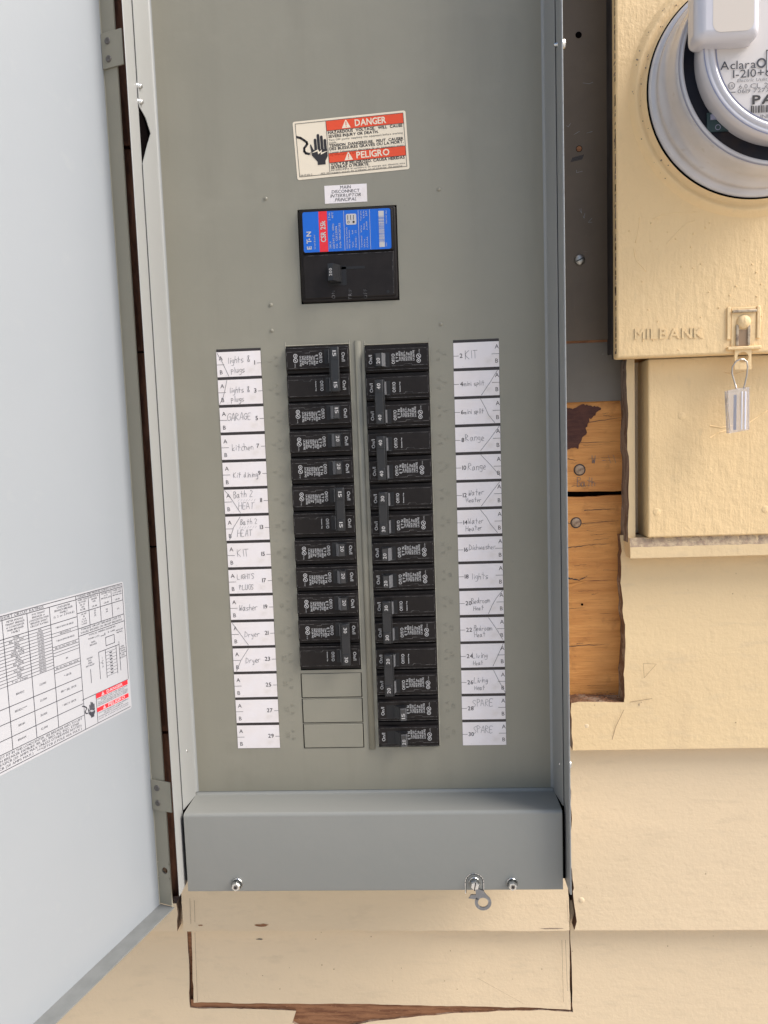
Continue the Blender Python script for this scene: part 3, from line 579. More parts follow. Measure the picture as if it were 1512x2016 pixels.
# deadfront sheet with openings
LX = (-2.57, -.25); RX = (.28, 2.6); LZ = (-4.5, 7.5); RZ = (-7.53, 7.43); KX = (-2.55, -.28)
MX = (-1.89, 1.575); MZ = (9.0, 12.22)
XE = 6.82; XH = XE - .1; ZE = -9.2
def holes_sheet(x0, x1, z0, z1, holes, Y, th=.07):
    mb = MB(); xs = sorted({x0, x1, *[h[0] for h in holes], *[h[1] for h in holes]}); zs_ = sorted({z0, z1, *[h[2] for h in holes], *[h[3] for h in holes]})
    idx = {}
    def vi(a, b):
        if (a, b) not in idx: idx[(a, b)] = len(mb.v); mb.v.append(Vector((a, Y, b)))
        return idx[(a, b)]
    for a, b in zip(xs, xs[1:]):
        for c, d in zip(zs_, zs_[1:]):
            if any(h[0] <= a and b <= h[1] and h[2] <= c and d <= h[3] for h in holes): continue
            mb.f.append([vi(a, c), vi(b, c), vi(b, d), vi(a, d)]); mb.m.append(0); mb.sm.append(False)
    for h in holes:
        a, b, c, d = h
        for p, q in (((a, c), (b, c)), ((b, c), (b, d)), ((b, d), (a, d)), ((a, d), (a, c))):
            mb.add([(p[0], Y, p[1]), (q[0], Y, q[1]), (q[0], Y + th, q[1]), (p[0], Y + th, p[1])], [[0, 1, 2, 3]])
    return mb
H = [(*LX, *LZ), (*RX, *RZ), (MX[0] - .03, MX[1] + .03, MZ[0] - .03, MZ[1] + .03)]
for i in range(3): H.append((KX[0] - .02, KX[1] + .02, -4.62 - i * .985 - .955, -4.62 - i * .985))
mb = holes_sheet(-XH, XH, ZE, ZT, H, 0)
mb.build('deadfront', M_grey, pan)
mb = MB()    # rolled lips round the two breaker openings
for (a, b), (c, d) in ((LX, LZ), (RX, RZ)):
    for x in (a, b): mb.tube([(x, .01, c), (x, .01, d + .16)], .022, 6)
    mb.tube([(a, .0, d + .02), (b, .0, d + .02)], .02, 6)
mb.tube([(RX[0], .0, RZ[0] - .01), (RX[1], .0, RZ[0] - .01)], .016, 6)
mb.build('opening_lip', M_grey, pan)
mb = MB(); n = 10; pr_ = [(.045 + .12 * math.cos(math.pi * i / n), -.075 * math.sin(math.pi * i / n)) for i in range(n + 1)]
mb.prism([(x, y, 7.6) for x, y in pr_], (0, 0, -15.2), smooth=True); mb.build('centre_rib', M_grey, pan)
for i in range(3):
    z1 = -4.62 - i * .985; mb = MB(); mb.box(KX[0] + .015, KX[1] - .012, -.03, .03, z1 - .925, z1 - .012, .022); mb.build('filler_plate', M_grey, pan, org=(-1.4, 0, z1 - .45))
for px, py in ((523, 391), (864, 373), (533, 600), (868, 638), (535, 651)):
    mb = MB(); x, z = xz(px, py, 0); mb.lathe((x, 0, z), (0, -1, 0), [(.07, 0), (.055, .03), (.03, .04), (.001, .042)], 12); mb.build('dimple', M_grey, pan, org=(x, 0, z))
# soft rolled bend, side flanges
def strip(pts, z0, z1, mats, name):
    mb = MB(); n = len(pts)
    mb.add([(x, y, z0) for x, y in pts] + [(x, y, z1) for x, y in pts], [[i, i + 1, n + i + 1, n + i] for i in range(n - 1)], 0, True); return mb.build(name, mats, pan)
for s_ in (-1, 1):
    r = .1; pts = [(s_ * (XE - r * math.sin(a) * 0 - r + r * math.sin(a)), -r + r * math.cos(a)) for a in [math.pi / 2 * i / 6 for i in range(7)]]
    pts = [(s_ * (XH + r * math.sin(a)), -(r - r * math.cos(a))) for a in [math.pi / 2 * i / 6 for i in range(7)]]
    mb = MB(); pts = [(p[0], p[1]) for p in pts]; n = len(pts)
    mb.add([(x, y, ZE) for x, y in pts] + [(x, y, ZT) for x, y in pts], [[i, i + 1, n + i + 1, n + i] for i in range(n - 1)], 0, True)
    # flange outline in the (y, z) plane, with the notch on the left one
    xf = s_ * XE; yz = [(-r, ZE - .1), (-.5, ZE - .11), (-1.2, ZE - .1)]
    if s_ < 0:
        for px, py in ((286, 320), (293, 292), (299, 263), (291, 232), (280, 208)):
            p = None
            d = rt * (px - 756) - up * (py - 1008) + fw * FP; t = (xf - CP.x) / d.x; p = CP + d * t; yz.append((p.y, p.z))
        yz[3] = (-1.2, yz[3][1]); yz[-1] = (-1.2, yz[-1][1])
    yz += [(-1.2, ZT), (-r, ZT)]
    P = [(s_ * (XE + .11 * (-y - .1) / 1.1), y, z) for y, z in yz]
    mb.prism(P if s_ > 0 else P[::-1], (s_ * .022, 0, 0)); mb.build('deadfront_flange', M_lip, pan)
for s_ in (-1, 1):      # black filler added as shade behind the cover's flange
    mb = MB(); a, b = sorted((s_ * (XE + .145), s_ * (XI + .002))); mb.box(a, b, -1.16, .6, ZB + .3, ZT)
    mb.build('flange_gap_shade', M_void, pan)
# small screws on the side walls
def side_screw(px, py, s_, x=None, r=.1, ln=.12, name='side_screw', out=False):
    xw = x if x is not None else s_ * XI
    d = rt * (px - 756) - up * (py - 1008) + fw * FP; t = (xw - CP.x) / d.x; p = CP + d * t
    ax = (-s_, 0, 0) if not out else (s_, 0, 0); mb = MB()
    mb.lathe(p, ax, [(r * 1.3, 0), (r * 1.3, .02), (r * .9, .03), (r * .9, ln), (r * .6, ln + .03), (.001, ln + .03)], 12); mb.build(name, M_zinc, pan, org=p)
side_screw(271, 170, -1, r=.09); side_screw(273, 201, -1, r=.09); side_screw(1097, 88, 1, r=.06, ln=.08); side_screw(1106, 1504, 1, r=.06, ln=.08); side_screw(363, 1478, -1, r=.075, ln=.1)
mb = MB()    # slot in the left flange near the bottom
def onx(px, py, xw):
    d = rt * (px - 756) - up * (py - 1008) + fw * FP; t = (xw - CP.x) / d.x; return CP + d * t
q = [onx(a, b, -XI + .02) for a, b in ((361, 1443), (364, 1443), (367, 1494), (363, 1500), (361, 1494), (363, 1488))]
mb.poly([(-XI + .05, p.y, p.z) for p in q]); mb.build('side_slot', M_void, pan)
for px, py, yb in ((1119, 87, -1.1), (1127, 1504, -.9)):
    z = xz(px, py, yb)[1]; mb = MB(); c = (XI + .045, yb, z)
    mb.lathe(c, (1, 0, 0), [(.3, 0), (.3, .05), (.17, .05), (.17, .24), (.14, .27), (.001, .27)], 12, mis=[0, 0, 1, 1, 1]); mb.build('side_bolt', [M_zincd, M_zinc], pan, org=c)
# projecting cover across the bottom
BX = 6.84; YB = -1.5; prof = []
def arc(cy, cz, r, a0, a1, n=6): return [(cy + r * math.cos(D2R(a0 + (a1 - a0) * i / n)), cz + r * math.sin(D2R(a0 + (a1 - a0) * i / n))) for i in range(n + 1)]
prof = [(0, ZE)] + arc(-.12, ZE - .0, .12, 0, -90) + arc(YB + .13, ZE - .13 - .13 + .02, .13, 90, 180) + arc(YB + .06, ZB - .1, .06, 180, 270, 4) + [(YB + .5, ZB - .16)]
mb = MB(); n = len(prof); mb.add([(-BX, y, z) for y, z in prof] + [(BX, y, z) for y, z in prof], [[i, n + i, n + i + 1, i + 1] for i in range(n - 1)], 0, True)
mb.add([(-XE, 0, ZE), (XE, 0, ZE), (XE, -.001, ZE + .001)], [[0, 1, 2]]); mb.build('bottom_cover', M_grey2, pan)
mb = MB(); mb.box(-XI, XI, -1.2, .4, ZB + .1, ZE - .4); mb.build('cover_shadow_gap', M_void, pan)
def hexbolt(px, py, Y, r, par, slot=None, name='hex_bolt', socket=False):
    mb = MB(); x, z = xz(px, py, Y); c = (x, Y, z)
    mb.lathe(c, (0, -1, 0), [(r * 1.3, 0), (r * 1.3, .03), (r * 1.15, .06)], 24)
    mb.lathe(c, (0, -1, 0), [(r * 1.02, .06), (r * 1.0, .2), (r * .85, .25), (r * .5, .26), (.001, .26)], 6, a0=.3)
    P = Pl((x, Y - .26, z)).rot(80)
    if slot: line(mb, P, [(-r * .85, 0), (r * .85, 0)], r * .22, 1)
    if socket: disc(mb, P, 0, 0, r * .52, 2, .01); rect(mb, P, -r * .3, r * .3, -r * .3, r * .3, 1, .014)
    return mb.build(name, [M_zinc, M_ink, M_zincd], par, org=c)
hexbolt(467, 1739, YB, .17, pan, socket=True); hexbolt(1008, 1738, YB, .165, pan, socket=True); hexbolt(934, 1737, YB - .05, .17, pan, slot=True)
mb = MB(); x, z = xz(934, 1737, YB); P = Pl((x, YB, z))    # U-shaped pressed slot round the middle bolt
u = [(-.33, -.42), (-.33, 0)] + [(-.33 * math.cos(math.pi * i / 10), .33 * math.sin(math.pi * i / 10)) for i in range(1, 10)] + [(.33, 0), (.33, -.42)]
line(mb, P, u, .03, 0, .006); line(mb, P, [(a * .93, b * .93) for a, b in u], .022, 1, .008); mb.build('slot_outline', [M_zinc, M_ink], pan, org=(x, YB, z))
mb = MB(); x, z = xz(934, 1737, YB - .03); xc, zc_ = xz(951, 1776, YB - .03); dx, dz = xc - x, zc_ - z; R_, r_ = .30, .185; n = 28
out = []
for i in range(n):
    a = D2R(90 - 360 * i / n); out.append((dx + R_ * math.cos(a), dz + R_ * math.sin(a)))
keep = []
for i, (a, b) in enumerate(out): keep.append((a, b))
keep[-3:] = [(dx - .27, dz + .13), (dx - .52, dz + .16), (dx - .43, dz + .3)]; 
inn = [(dx + r_ * math.cos(D2R(90 - 360 * i / n)), dz + r_ * math.sin(D2R(90 - 360 * i / n))) for i in range(n)]
y0, y1 = YB - .06, YB - .02
vs = [(x + a, y, z + b) for y in (y0, y1) for a, b in keep + inn]
mb.add(vs, [[i, n + i, n + (i + 1) % n, (i + 1) % n] for i in range(n)] + [[2 * n + i, i, (i + 1) % n, 2 * n + (i + 1) % n] for i in range(n)] + [[n + i, 3 * n + i, 3 * n + (i + 1) % n, n + (i + 1) % n] for i in range(n)])
mb.prism([(x + a, y0 - .002, z + b) for a, b in ((-.3, -.06), (-.22, .25), (.0, .34), (.22, .25), (.3, -.06), (.3, -.4), (dx + .2, dz + .22), (dx - .12, dz + .26), (-.02, -.5), (-.08, -.3))][::-1][0:0] or [(x + a, y0 - .002, z + b) for a, b in ((.02, -.2), (dx - .25, dz + .24), (dx + .22, dz + .2), (.3, -.3))], (0, .03, 0))
mb.build('padlock_tab', mat('tab_metal', (.26, .27, .29), .3, 1, noise=[((5, 5, 5), (.5, .5, .5), .55, .75)]), pan, org=(x, YB, z))

# ---------------- door (swung open to the left)
DA = D2R(108.4); dd = Vector((math.cos(DA), -math.sin(DA), 0)); dn = Vector((math.sin(DA), math.cos(DA), 0)); DH = Vector((-7.9, -1.6, 0))
PD = Pl(DH, -dd, (0, 0, 1))         # reading direction runs towards the hinge; normal = dn
DZ0 = -12.72
mb = MB()
def dbox(mb, u0, u1, w0, w1, z0, z1, mi=0, bev=.02):
    b = MB(); b.box(u0, u1, w0, w1, z0, z1, bev); mb.add([DH + dd * v.x + dn * v.y + Vector((0, 0, v.z)) for v in b.v], [f[::-1] for f in b.f], mi); mb.sm[-len(b.sm):] = b.sm
dbox(mb, -.04, 14.4, -.06, 0, DZ0 - .05, 26, bev=.0); door = mb.build('door', M_door, pan, org=DH)
fl = MB(); hz = xz(330, 1717, -1.8)[1]; hu = .33; hr = .12
def dP(u, w, z): return DH + dd * u + dn * w + Vector((0, 0, z))
def fr_(z0, z1, w0=0, w1=.55): fl.add([dP(0, w0, z0), dP(0, w1, z0), dP(0, w1, z1), dP(0, w0, z1)], [[0, 1, 2, 3]]); fl.add([dP(-.06, w0, z0), dP(-.06, w1, z0), dP(-.06, w1, z1), dP(-.06, w0, z1)], [[3, 2, 1, 0]])
fr_(DZ0 + .06, hz - .3); fr_(hz + .3, 26); n = 24
for uu in (0, -.06):
    A = []; B_ = []
    for i in range(n):
        a = 2 * math.pi * (i + .5) / n; c, s2 = math.cos(a), math.sin(a); k = .3 / max(abs(c), abs(s2)); A.append(dP(uu, .275 + c * k * .275 / .3, hz + s2 * k)); B_.append(dP(uu, hu + hr * c, hz + hr * s2))
    fl.add(A + B_, [[i, (i + 1) % n, n + (i + 1) % n, n + i] for i in range(n)])
fl.add([dP(0, .55, DZ0), dP(-.06, .55, DZ0), dP(-.06, .55, 26), dP(0, .55, 26)], [[0, 1, 2, 3]]); fl.build('hinge_side_flange', M_grey, door, org=DH)
mb = MB(); dbox(mb, -.04, 14.4, .001, .61, DZ0 - .05, DZ0, bev=0); mb.build('bottom_flange', mat('shaded_flange_enamel', (.165, .17, .165), .5, noise=[((2, 2, 2), (.14, .145, .14), .4, .7)], bump=[((14, 14, 14), .12, .01)]), door, org=DH)  # door grey darkened: shade put into the up-facing flange's colour
mb = MB(); mb.tube([dP(.015, .012, DZ0), dP(.015, .012, 26)], .015, 6); mb.build('fold_bead', M_grey, door, org=DH)
for (px, pt, pb_) in ((225, 60, 131), (329, 1538, 1597)):
    zt_ = xz(px, pt, -1.8)[1]; zb2 = xz(px, pb_, -1.8)[1]; mb = MB()
    dbox(mb, .005, .06, .01, .86, zb2, zt_, bev=.012)
    for k in (.25, .75):
        zz = zb2 + (zt_ - zb2) * k; c = dP(.06, .28, zz); mb.lathe(c, dd, [(.11, 0), (.105, .03), (.07, .035), (.05, .02), (.001, .02)], 14, 1)
    mb.build('hinge_bracket', [M_grey, mat('bracket_rivet', (.12, .11, .1), .5, .3)], pan, org=dP(0, 0, zb2))

# label on the door
sk = MB(); K = lambda u: -u
rect(sk, PD, -9.4, -.75, -4.98, -.5, 0, .004, r=.09)
hh = .009
def L2(u0, z0, u1, z1, w=.02): line(sk, PD, [(-u0, z0), (-u1, z1)], w, 1, hh)
def T2(s_, u, z, cap, al='c', w=None, mi=1, **k): text(sk, PD, s_, -u, z, cap, al, w, mi=mi, h=hh, **k)
L2(9.3, -.56, .82, -.56); L2(.82, -.56, .82, -3.9); L2(.82, -4.9, 9.3, -4.9); L2(9.3, -.68, 2.88, -.68)
for u in (2.89, 3.94, 4.76, 5.6, 6.5, 7.4, 8.4): L2(u, -.56 if u < 3 else -.68, u, -4.9 if u < 3 else -4.42)
T2('SHORT CIRCUIT RATINGS', 4.9, -.655, .075, w=1.5); T2('TORQUE WIRE PRESSURE SCREWS AS FOLLOWS', 1.85, -.64, .06, w=1.95); L2(2.88, -.67, .82, -.67)
def block(lines, u, z, cap, lh, w): 
    for i, s_ in enumerate(lines): T2(s_, u, z - i * lh, cap, w=min(w, len(s_) * cap * .85))
block(['LOADCENTER', 'BRANCH BREAKER', 'FAMILY', '(1, 2 or 3 POLE)'], 3.4, -.79, .06, .09, .9)
block(['M M TENANT', 'BREAKER or', 'LOADCENTER MAIN', 'BREAKER SHORT', 'CIRCUIT RATING'], 4.35, -.79, .055, .085, .72)
block(['METER MODULE', 'TENANT BREAKER', 'or LOADCENTER', 'MAIN BREAKER', 'FAMILY'], 5.18, -.79, .055, .085, .7)
L2(9.3, -1.22, 2.9, -1.22)
rv = ['NA', '10,000', '22,000', '22,000', '25,000', '42,000', '65,000', '65,000', '65,000', '65,000', '100,000', '100,000', '100,000', '100,000']
fv = ['NONE', 'BR, CC, BW', 'BRH', 'QBHW', 'CSR, CHH', 'BRHH, CCB', 'BRX', 'CHHH', 'ED, GHB', 'FD', 'KD, HKD', 'KDC', 'CHP', 'T or J Fuse']
for i in range(14):
    zz = -1.22 - (i + 1) * .096; L2(9.3, zz, 3.94, zz, .014); T2(rv[i], 4.35, zz + .02, .055); T2(fv[i], 5.18, zz + .02, .055, w=min(.62, len(fv[i]) * .05)); T2(rv[(i + 3) % 14], 6.05, zz + .02, .055); T2(fv[(i + 5) % 14], 6.95, zz + .02, .055)
for zz in (-1.52, -1.62, -1.93, -2.03, -2.12, -2.22, -2.55, -2.65, -2.74): L2(3.94, zz, 2.89, zz, .014)
for s_, zz in (('* BRCH BWH BR BRCB', -1.39), ('* BRCH BWH R', -1.595), ('* BRCH BWH BR BRCB', -1.80), ('BR, BC, BQ, BQC, GFCB', -2.005), ('BR', -2.42), ('BR, BC, BQC, BCL, GFCB', -2.63)): T2(s_, 3.42, zz, .05, w=len(s_) * .04)
for zz in (-3.17, -3.60, -4.04, -4.42): L2(9.3, zz, 2.92 if zz < -4 else 2.92, zz)
for s_, u, zz in (('22,000', 4.4, -2.92), ('22,000', 4.42, -3.4), ('30,000', 4.45, -3.84), ('42,000', 4.47, -4.25), ('BRHDC', 5.2, -2.92), ('BRHDC***', 5.22, -3.4), ('BRHH', 5.24, -3.84), ('BRHHX', 5.26, -4.25), ('* GFCB', 3.44, -2.95), ('BR** (10), GFCB', 3.44, -3.4), ('* BRCX GFCB', 3.46, -3.84)): T2(s_, u, zz, .06)
T2('MAY NOT FIT IN THIS LOADCENTER. SEE BREAKER INFO TO LEFT', 4.7, -4.53, .07, w=3.4); T2('BRANCH BREAKER FAMILIES: BR, BD, BRD, BQ, BQC, ETN01', 4.8, -4.63, .07, w=3.3); T2('*GFTCB/GFCB (50 AMPS MAX UNLESS OTHERWISE NOTED)', 4.75, -4.73, .07, w=3.4); T2('**GFTCB (50 AMPS MAX.)   ***GFTCB (1 POLE 40A MAX.)', 4.75, -4.84, .07, w=3.4)
for u in (2.38, 1.88, 1.35): L2(u, -.67, u, -1.62)
L2(2.89, -1.13, .84, -1.13); L2(2.89, -1.62, .84, -1.62); L2(2.89, -1.86, .84, -1.86)
block(['WIRE SIZE', 'SLOTTED', 'AL CU', 'AWG', 'KCMIL'], 2.63, -.75, .05, .08, .42); block(['NEUTRAL &', 'GROUND', 'BAR', '', 'LB-IN'], 2.13, -.75, .05, .08, .4); block(['GROUND LUG', 'or A', 'NEUTRAL LUG', '', 'LB-IN'], 1.6, -.75, .05, .08, .44); block(['PANEL LUG', 'A & B & MAIN', 'NEUTRAL LUG', '', 'LB-IN'], 1.08, -.75, .05, .08, .42)
block(['#14-10', '#8', '#6-4', '#3-2/0', '#1-300'], 2.63, -1.22, .05, .08, .3); block(['20', '25', '35'], 2.13, -1.22, .05, .08, .3); block(['50', '50'], 1.6, -1.3, .05, .08, .3); T2('275', 1.08, -1.4, .05)
T2('TORQUE CIRCUIT BREAKER LUGS TO', 1.87, -1.71, .06, w=1.8); T2('VALUES SPECIFIED ON CIRCUIT BREAKERS', 1.87, -1.81, .06, w=1.85); T2('TYPICAL WIRING DIAGRAM', 1.87, -1.96, .055, w=1.2)
T2('MAIN LUG      A   B  LINE', 1.9, -2.08, .05, w=1.2); T2('MAIN', 2.3, -2.22, .05); T2('BREAKER', 2.3, -2.3, .05); L2(1.95, -2.1, 1.75, -2.1); T2('INSULATED', 1.08, -2.12, .045); T2('NEUTRAL', 1.08, -2.2, .045)
for a in ((1.75, -2.2, 1.35, -2.2), (1.35, -2.2, 1.35, -2.48), (1.35, -2.48, 1.75, -2.48), (1.75, -2.48, 1.75, -2.2)): L2(*a)
for a in ((2.1, -2.6, 1.15, -2.6), (2.1, -2.6, 2.1, -3.5), (1.15, -2.5, 1.15, -3.5), (1.8, -2.6, 1.8, -3.55), (1.3, -2.6, 1.3, -3.55), (2.5, -3.05, 2.5, -3.5)): L2(*a)
for i in range(8):
    zz = -2.7 - i * .115; L2(1.8, zz, 1.3, zz, .01)
    if i < 7: rect(sk, PD, -1.62, -1.5, zz - .075, zz - .035, 1, hh)
block(['GROUND', 'BAR', 'WHEN', 'INSTALLED'], 2.5, -2.7, .05, .08, .36); block(['BOND', 'NEUTRAL', 'TORQUE', '30 LB IN', 'WHEN', 'NECESSARY'], 1.0, -2.72, .045, .075, .34); T2('TYPICAL', 2.0, -3.0, .04, w=.1)
for s_, i in (('L', 0), ('O', 1), ('A', 2), ('D', 3)): T2(s_, 1.95, -2.85 - i * .1, .055)
L2(2.94, -3.92, .85, -3.92)
L2(2.35, -3.92, 2.35, -4.88)
rect(sk, PD, -2.34, -.87, -4.08, -3.93, 2, hh); rect(sk, PD, -2.34, -.87, -4.54, -4.4, 2, hh)
T2('DANGER', 1.5, -4.055, .1, w=.75, mi=0, bold=.008); T2('PELIGRO', 1.45, -4.52, .1, w=.78, mi=0, bold=.008)
def warn_tri(mb, P, a, b, s_, m1, m2, h):
    mb.poly([P.p(a - s_ * .58, b, h), P.p(a + s_ * .58, b, h), P.p(a + s_ * .06, b + s_, h), P.p(a - s_ * .06, b + s_, h)], m1)
    rect(mb, P, a - s_ * .05, a + s_ * .05, b + s_ * .32, b + s_ * .78, m2, h + .003); rect(mb, P, a - s_ * .05, a + s_ * .05, b + s_ * .12, b + s_ * .22, m2, h + .003)
warn_tri(sk, PD, -2.05, -4.06, .12, 0, 2, hh + .003); warn_tri(sk, PD, -2.02, -4.52, .11, 0, 2, hh + .003)
for i, s_ in enumerate(('HAZARDOUS VOLTAGE. WILL CAUSE', 'SEVERE INJURY OR DEATH.', 'Turn OFF power before working', 'TENSION DANGEREUSE. PEUT CAUSER', 'DES BLESSURES GRAVES OU LA MORT.')): T2(s_, 1.6, -4.135 - i * .055, .036, w=1.4 if i != 1 else 1.1)
for i, s_ in enumerate(('VOLTAJE PELIGROSO. CAUSA HERIDAS', 'SEVERAS O MUERTE.', 'INTERRUMPA el suministro de energia', 'antes de trabajar en el interior')): T2(s_, 1.6, -4.61 - i * .065, .04, w=1.4 if i != 1 else .9)
def shock_hand(mb, P, a, b, s_, mi, mw, h):
    """black hand with a bolt across it and a cable end beside it; s_ = height"""
    k = s_ / 10
    for i, (x, top) in enumerate(((-1.55, 8.6), (-.45, 10), (.65, 9.4), (1.75, 8.2))): rect(mb, P, a + (x - .46) * k, a + (x + .46) * k, b + 3.2 * k, b + top * k, mi, h + i * .0004, r=.44 * k)
    mb.poly([P.p(a + x * k, b + y * k, h + .002) for x, y in ((-1.3, 0), (1.4, 0), (1.4, 1.1), (2.3, 2.6), (2.3, 5), (-2.3, 5), (-3.1, 7), (-3.4, 6.6), (-3.0, 3.2), (-1.3, 1.1))], mi)
    mb.poly([P.p(a + x * k, b + y * k, h + .004) for x, y in ((-3.2, 4.0), (-.8, 5.1), (-.4, 4.2), (.5, 4.9), (.3, 3.9), (2.5, 4.3), (.0, 3.2), (.1, 4.1), (-.9, 3.4), (-1.0, 4.4))], mw)
    line(mb, P, [(a + x * k, b + y * k) for x, y in ((-7.6, 9.7), (-6.4, 9.3), (-5.2, 8.4), (-4.4, 7.7), (-4.3, 7.1), (-5.4, 5.9), (-5.5, 4.9), (-5.0, 4.2), (-4.0, 3.9))], .75 * k, mi, h + .001)
    for dy in (-.5, 0, .5): line(mb, P, [(a - 4.0 * k, b + 3.9 * k), (a - 3.3 * k, b + (3.9 + dy) * k)], .12 * k, mi, h + .0015)
shock_hand(sk, PD, -2.56, -4.62, .52, 1, 0, hh)
sk.build('door_label', [M_wl, M_fine, M_red2], door, org=DH)

# ---------------- labels on the deadfront
mb = MB(); a0, a1 = Vector((-1.985, 0, 15.235)), Vector((2.04, 0, 15.385)); b0 = Vector((-1.865, 0, 13.255)); PL = Pl((-1.865, 0, 13.255), (3.955, 0, .18), (-.12, 0, 1.98)); PL.v = Vector((-.045, 0, 1.0)); PL.n = Vector((0, -1, 0))
W_, H_ = 3.97, 1.97
rect(mb, PL, 0, W_, 0, H_, 0, .01, r=.07)
HL = .016
for a, b, c, d in ((.09, .1, W_ - .09, .1), (W_ - .09, .1, W_ - .09, H_ - .08), (W_ - .09, H_ - .08, .09, H_ - .08), (.09, H_ - .08, .09, .1), (1.17, .1, 1.17, H_ - .08)): line(mb, PL, [(a, b), (c, d)], .016, 1, HL + .002)
rect(mb, PL, 1.18, W_ - .1, H_ - .42, H_ - .09, 2, HL); rect(mb, PL, 1.18, W_ - .1, .47, .79, 2, HL)
for b in (H_ - .42, .47, .79): line(mb, PL, [(1.17, b), (W_ - .09, b)], .014, 1, HL + .002)
text(mb, PL, 'DANGER', 2.72, H_ - .36, .21, 'c', 1.08, mi=0, h=HL + .003, bold=.012); text(mb, PL, 'PELIGRO', 2.72, .53, .21, 'c', 1.15, mi=0, h=HL + .003, bold=.012)
warn_tri(mb, PL, 1.87, H_ - .385, .27, 0, 2, HL + .003); warn_tri(mb, PL, 1.87, .505, .26, 0, 2, HL + .003)
y = H_ - .535
for s_, w, cp, dy, bo in (('HAZARDOUS  VOLTAGE.  WILL  CAUSE', 2.6, .092, .125, .006), ('SEVERE INJURY OR DEATH.', 1.75, .092, .105, .006), ('Turn OFF power supplying this equipment before working', 2.6, .062, .09, 0), ('inside.', .28, .062, .115, 0), ('TENSION  DANGEREUSE.  PEUT  CAUSER', 2.6, .09, .11, .006), ('DES BLESSURES GRAVES OU LA MORT.', 2.6, .09, .098, .006), ("Couper l'alimentation électrique de cet équipement avant", 2.6, .062, .088, 0), ("d'y effectuer des travaux.", 1.15, .062, .1, 0)):
    text(mb, PL, s_, 1.22, y, cp, w=w, mi=1, h=HL, bold=bo); y -= dy
y = .365
for s_, w, cp, dy, bo in (('VOLTAJE PELIGROSO. CAUSA HERIDAS', 2.6, .09, .115, .006), ('SEVERAS O MUERTE.', 1.35, .09, .08, .006), ('INTERRUMPA el suministro de energia que alimenta este', 2.6, .055, .06, 0)):
    text(mb, PL, s_, 1.22, y - .0, cp, w=w, mi=1, h=HL, bold=bo); y -= dy * .9
text(mb, PL, 'equipo antes de trabajar en el interior del mismo', 1.22, .115, .05, w=2.5, mi=1, h=HL)
shock_hand(mb, PL, .9, .44, 1.04, 1, 0, HL); text(mb, PL, '39-17451-2', .12, .115, .055, mi=1, h=HL, w=.42); text(mb, PL, 'REV. E3', .85, .115, .055, mi=1, h=HL, w=.28)
o = mb.build('danger_label', [M_cream, M_ink, M_red], pan, org=PL.o)
mb = MB(); PQ = Pl((-.925, 0, 12.405), (1.5, 0, .008)); sheet(mb, PQ, 0, 1.5, 0, .61, .008); 
for s_, b, w, sh in (('MAIN', .48, .37, 0), ('DISCONNECT', .34, .98, 0), ('INTERRUPTOR', .2, 1.08, .25), ('PRINCIPAL', .06, .76, .25)): text(mb, PQ, s_, .75 - sh * .04, b, .105, 'c', w, mi=1, h=.013, shear=sh)
mb.build('disconnect_label', [M_card, M_ink], pan, org=PQ.o)

# circuit cards, handwritten
LW = 1.62
LEFT = [(1, [('lights &', .42, .48, .24), ('plugs', .52, .14, .24)], [((.03, .86), (.2, .55), (.42, .02))]), (3, [('lights &', .42, .42, .22), ('plugs', .46, .1, .24)], [((.34, .88), (.24, .5), (.16, .25), (.02, .02))]),
 (5, [('GARAGE', .27, .42, .27)], []), (7, [('kitchen', .4, .32, .26)], []), (9, [('Kit dining', .38, .34, .22)], []),
 (11, [('Bath 2', .36, .58, .24), ('HEAT', .52, .16, .26)], [((.03, .87), (.2, .66), (.58, .02))]), (13, [('Bath 2', .56, .58, .22), ('HEAT', .42, .14, .26)], [((.56, .88), (.3, .5), (.12, .03))]),
 (15, [('KIT', .38, .4, .3)], []), (17, [('LIGHTS', .33, .53, .2), ('PLUGS', .4, .14, .2)], []), (19, [('Washer', .33, .34, .24)], []),
 (21, [('Dryer', .5, .33, .24)], [((.05, .87), (.3, .5), (.62, .02))]), (23, [('Dryer', .48, .33, .24)], [((.6, .88), (.3, .45), (.1, .02))]), (25, [], []), (27, [], []), (29, [], [])]
RIGHT = [(2, [('KIT', .42, .32, .3)], []), (4, [('mini split', .35, .36, .19)], [((1.56, .88), (1.28, .45), (.97, .02))]), (6, [('mini split', .34, .36, .18)], [((.93, .88), (1.1, .55), (1.2, .3), (1.42, .02))]),
 (8, [('Range', .38, .4, .27)], [((1.58, .88), (1.25, .45), (.9, .03))]), (10, [('Range', .42, .34, .27)], [((.9, .88), (1.25, .5), (1.58, .1))]),
 (12, [('Water', .42, .42, .22), ('Heater', .34, .18, .18)], [((1.55, .87), (1.25, .5), (.88, .02))]), (14, [('Water', .4, .38, .22), ('Heater', .3, .12, .2)], [((.85, .88), (1.07, .6), (1.2, .35), (1.45, .03))]),
 (16, [('Dishwasher', .4, .42, .21)], []), (18, [('lights', .48, .32, .25)], []), (20, [('Bedroom', .45, .42, .2), ('Heat', .5, .16, .18)], [((1.6, .9), (1.35, .6), (1.2, .35), (1.05, .02))]),
 (22, [('Bedroom', .5, .4, .2), ('Heat', .52, .16, .2)], [((1.05, .88), (1.3, .5), (1.56, .04))]), (24, [('Living', .44, .36, .23), ('Heat', .45, .08, .18)], [((1.58, .9), (1.4, .5), (1.18, .03))]),
 (26, [('Living', .46, .42, .22), ('Heat', .48, .14, .18)], [((1.2, .88), (1.4, .45), (1.62, .02))]), (28, [('SPARE', .42, .5, .28)], []), (30, [('SPARE', .4, .48, .28)], [])]
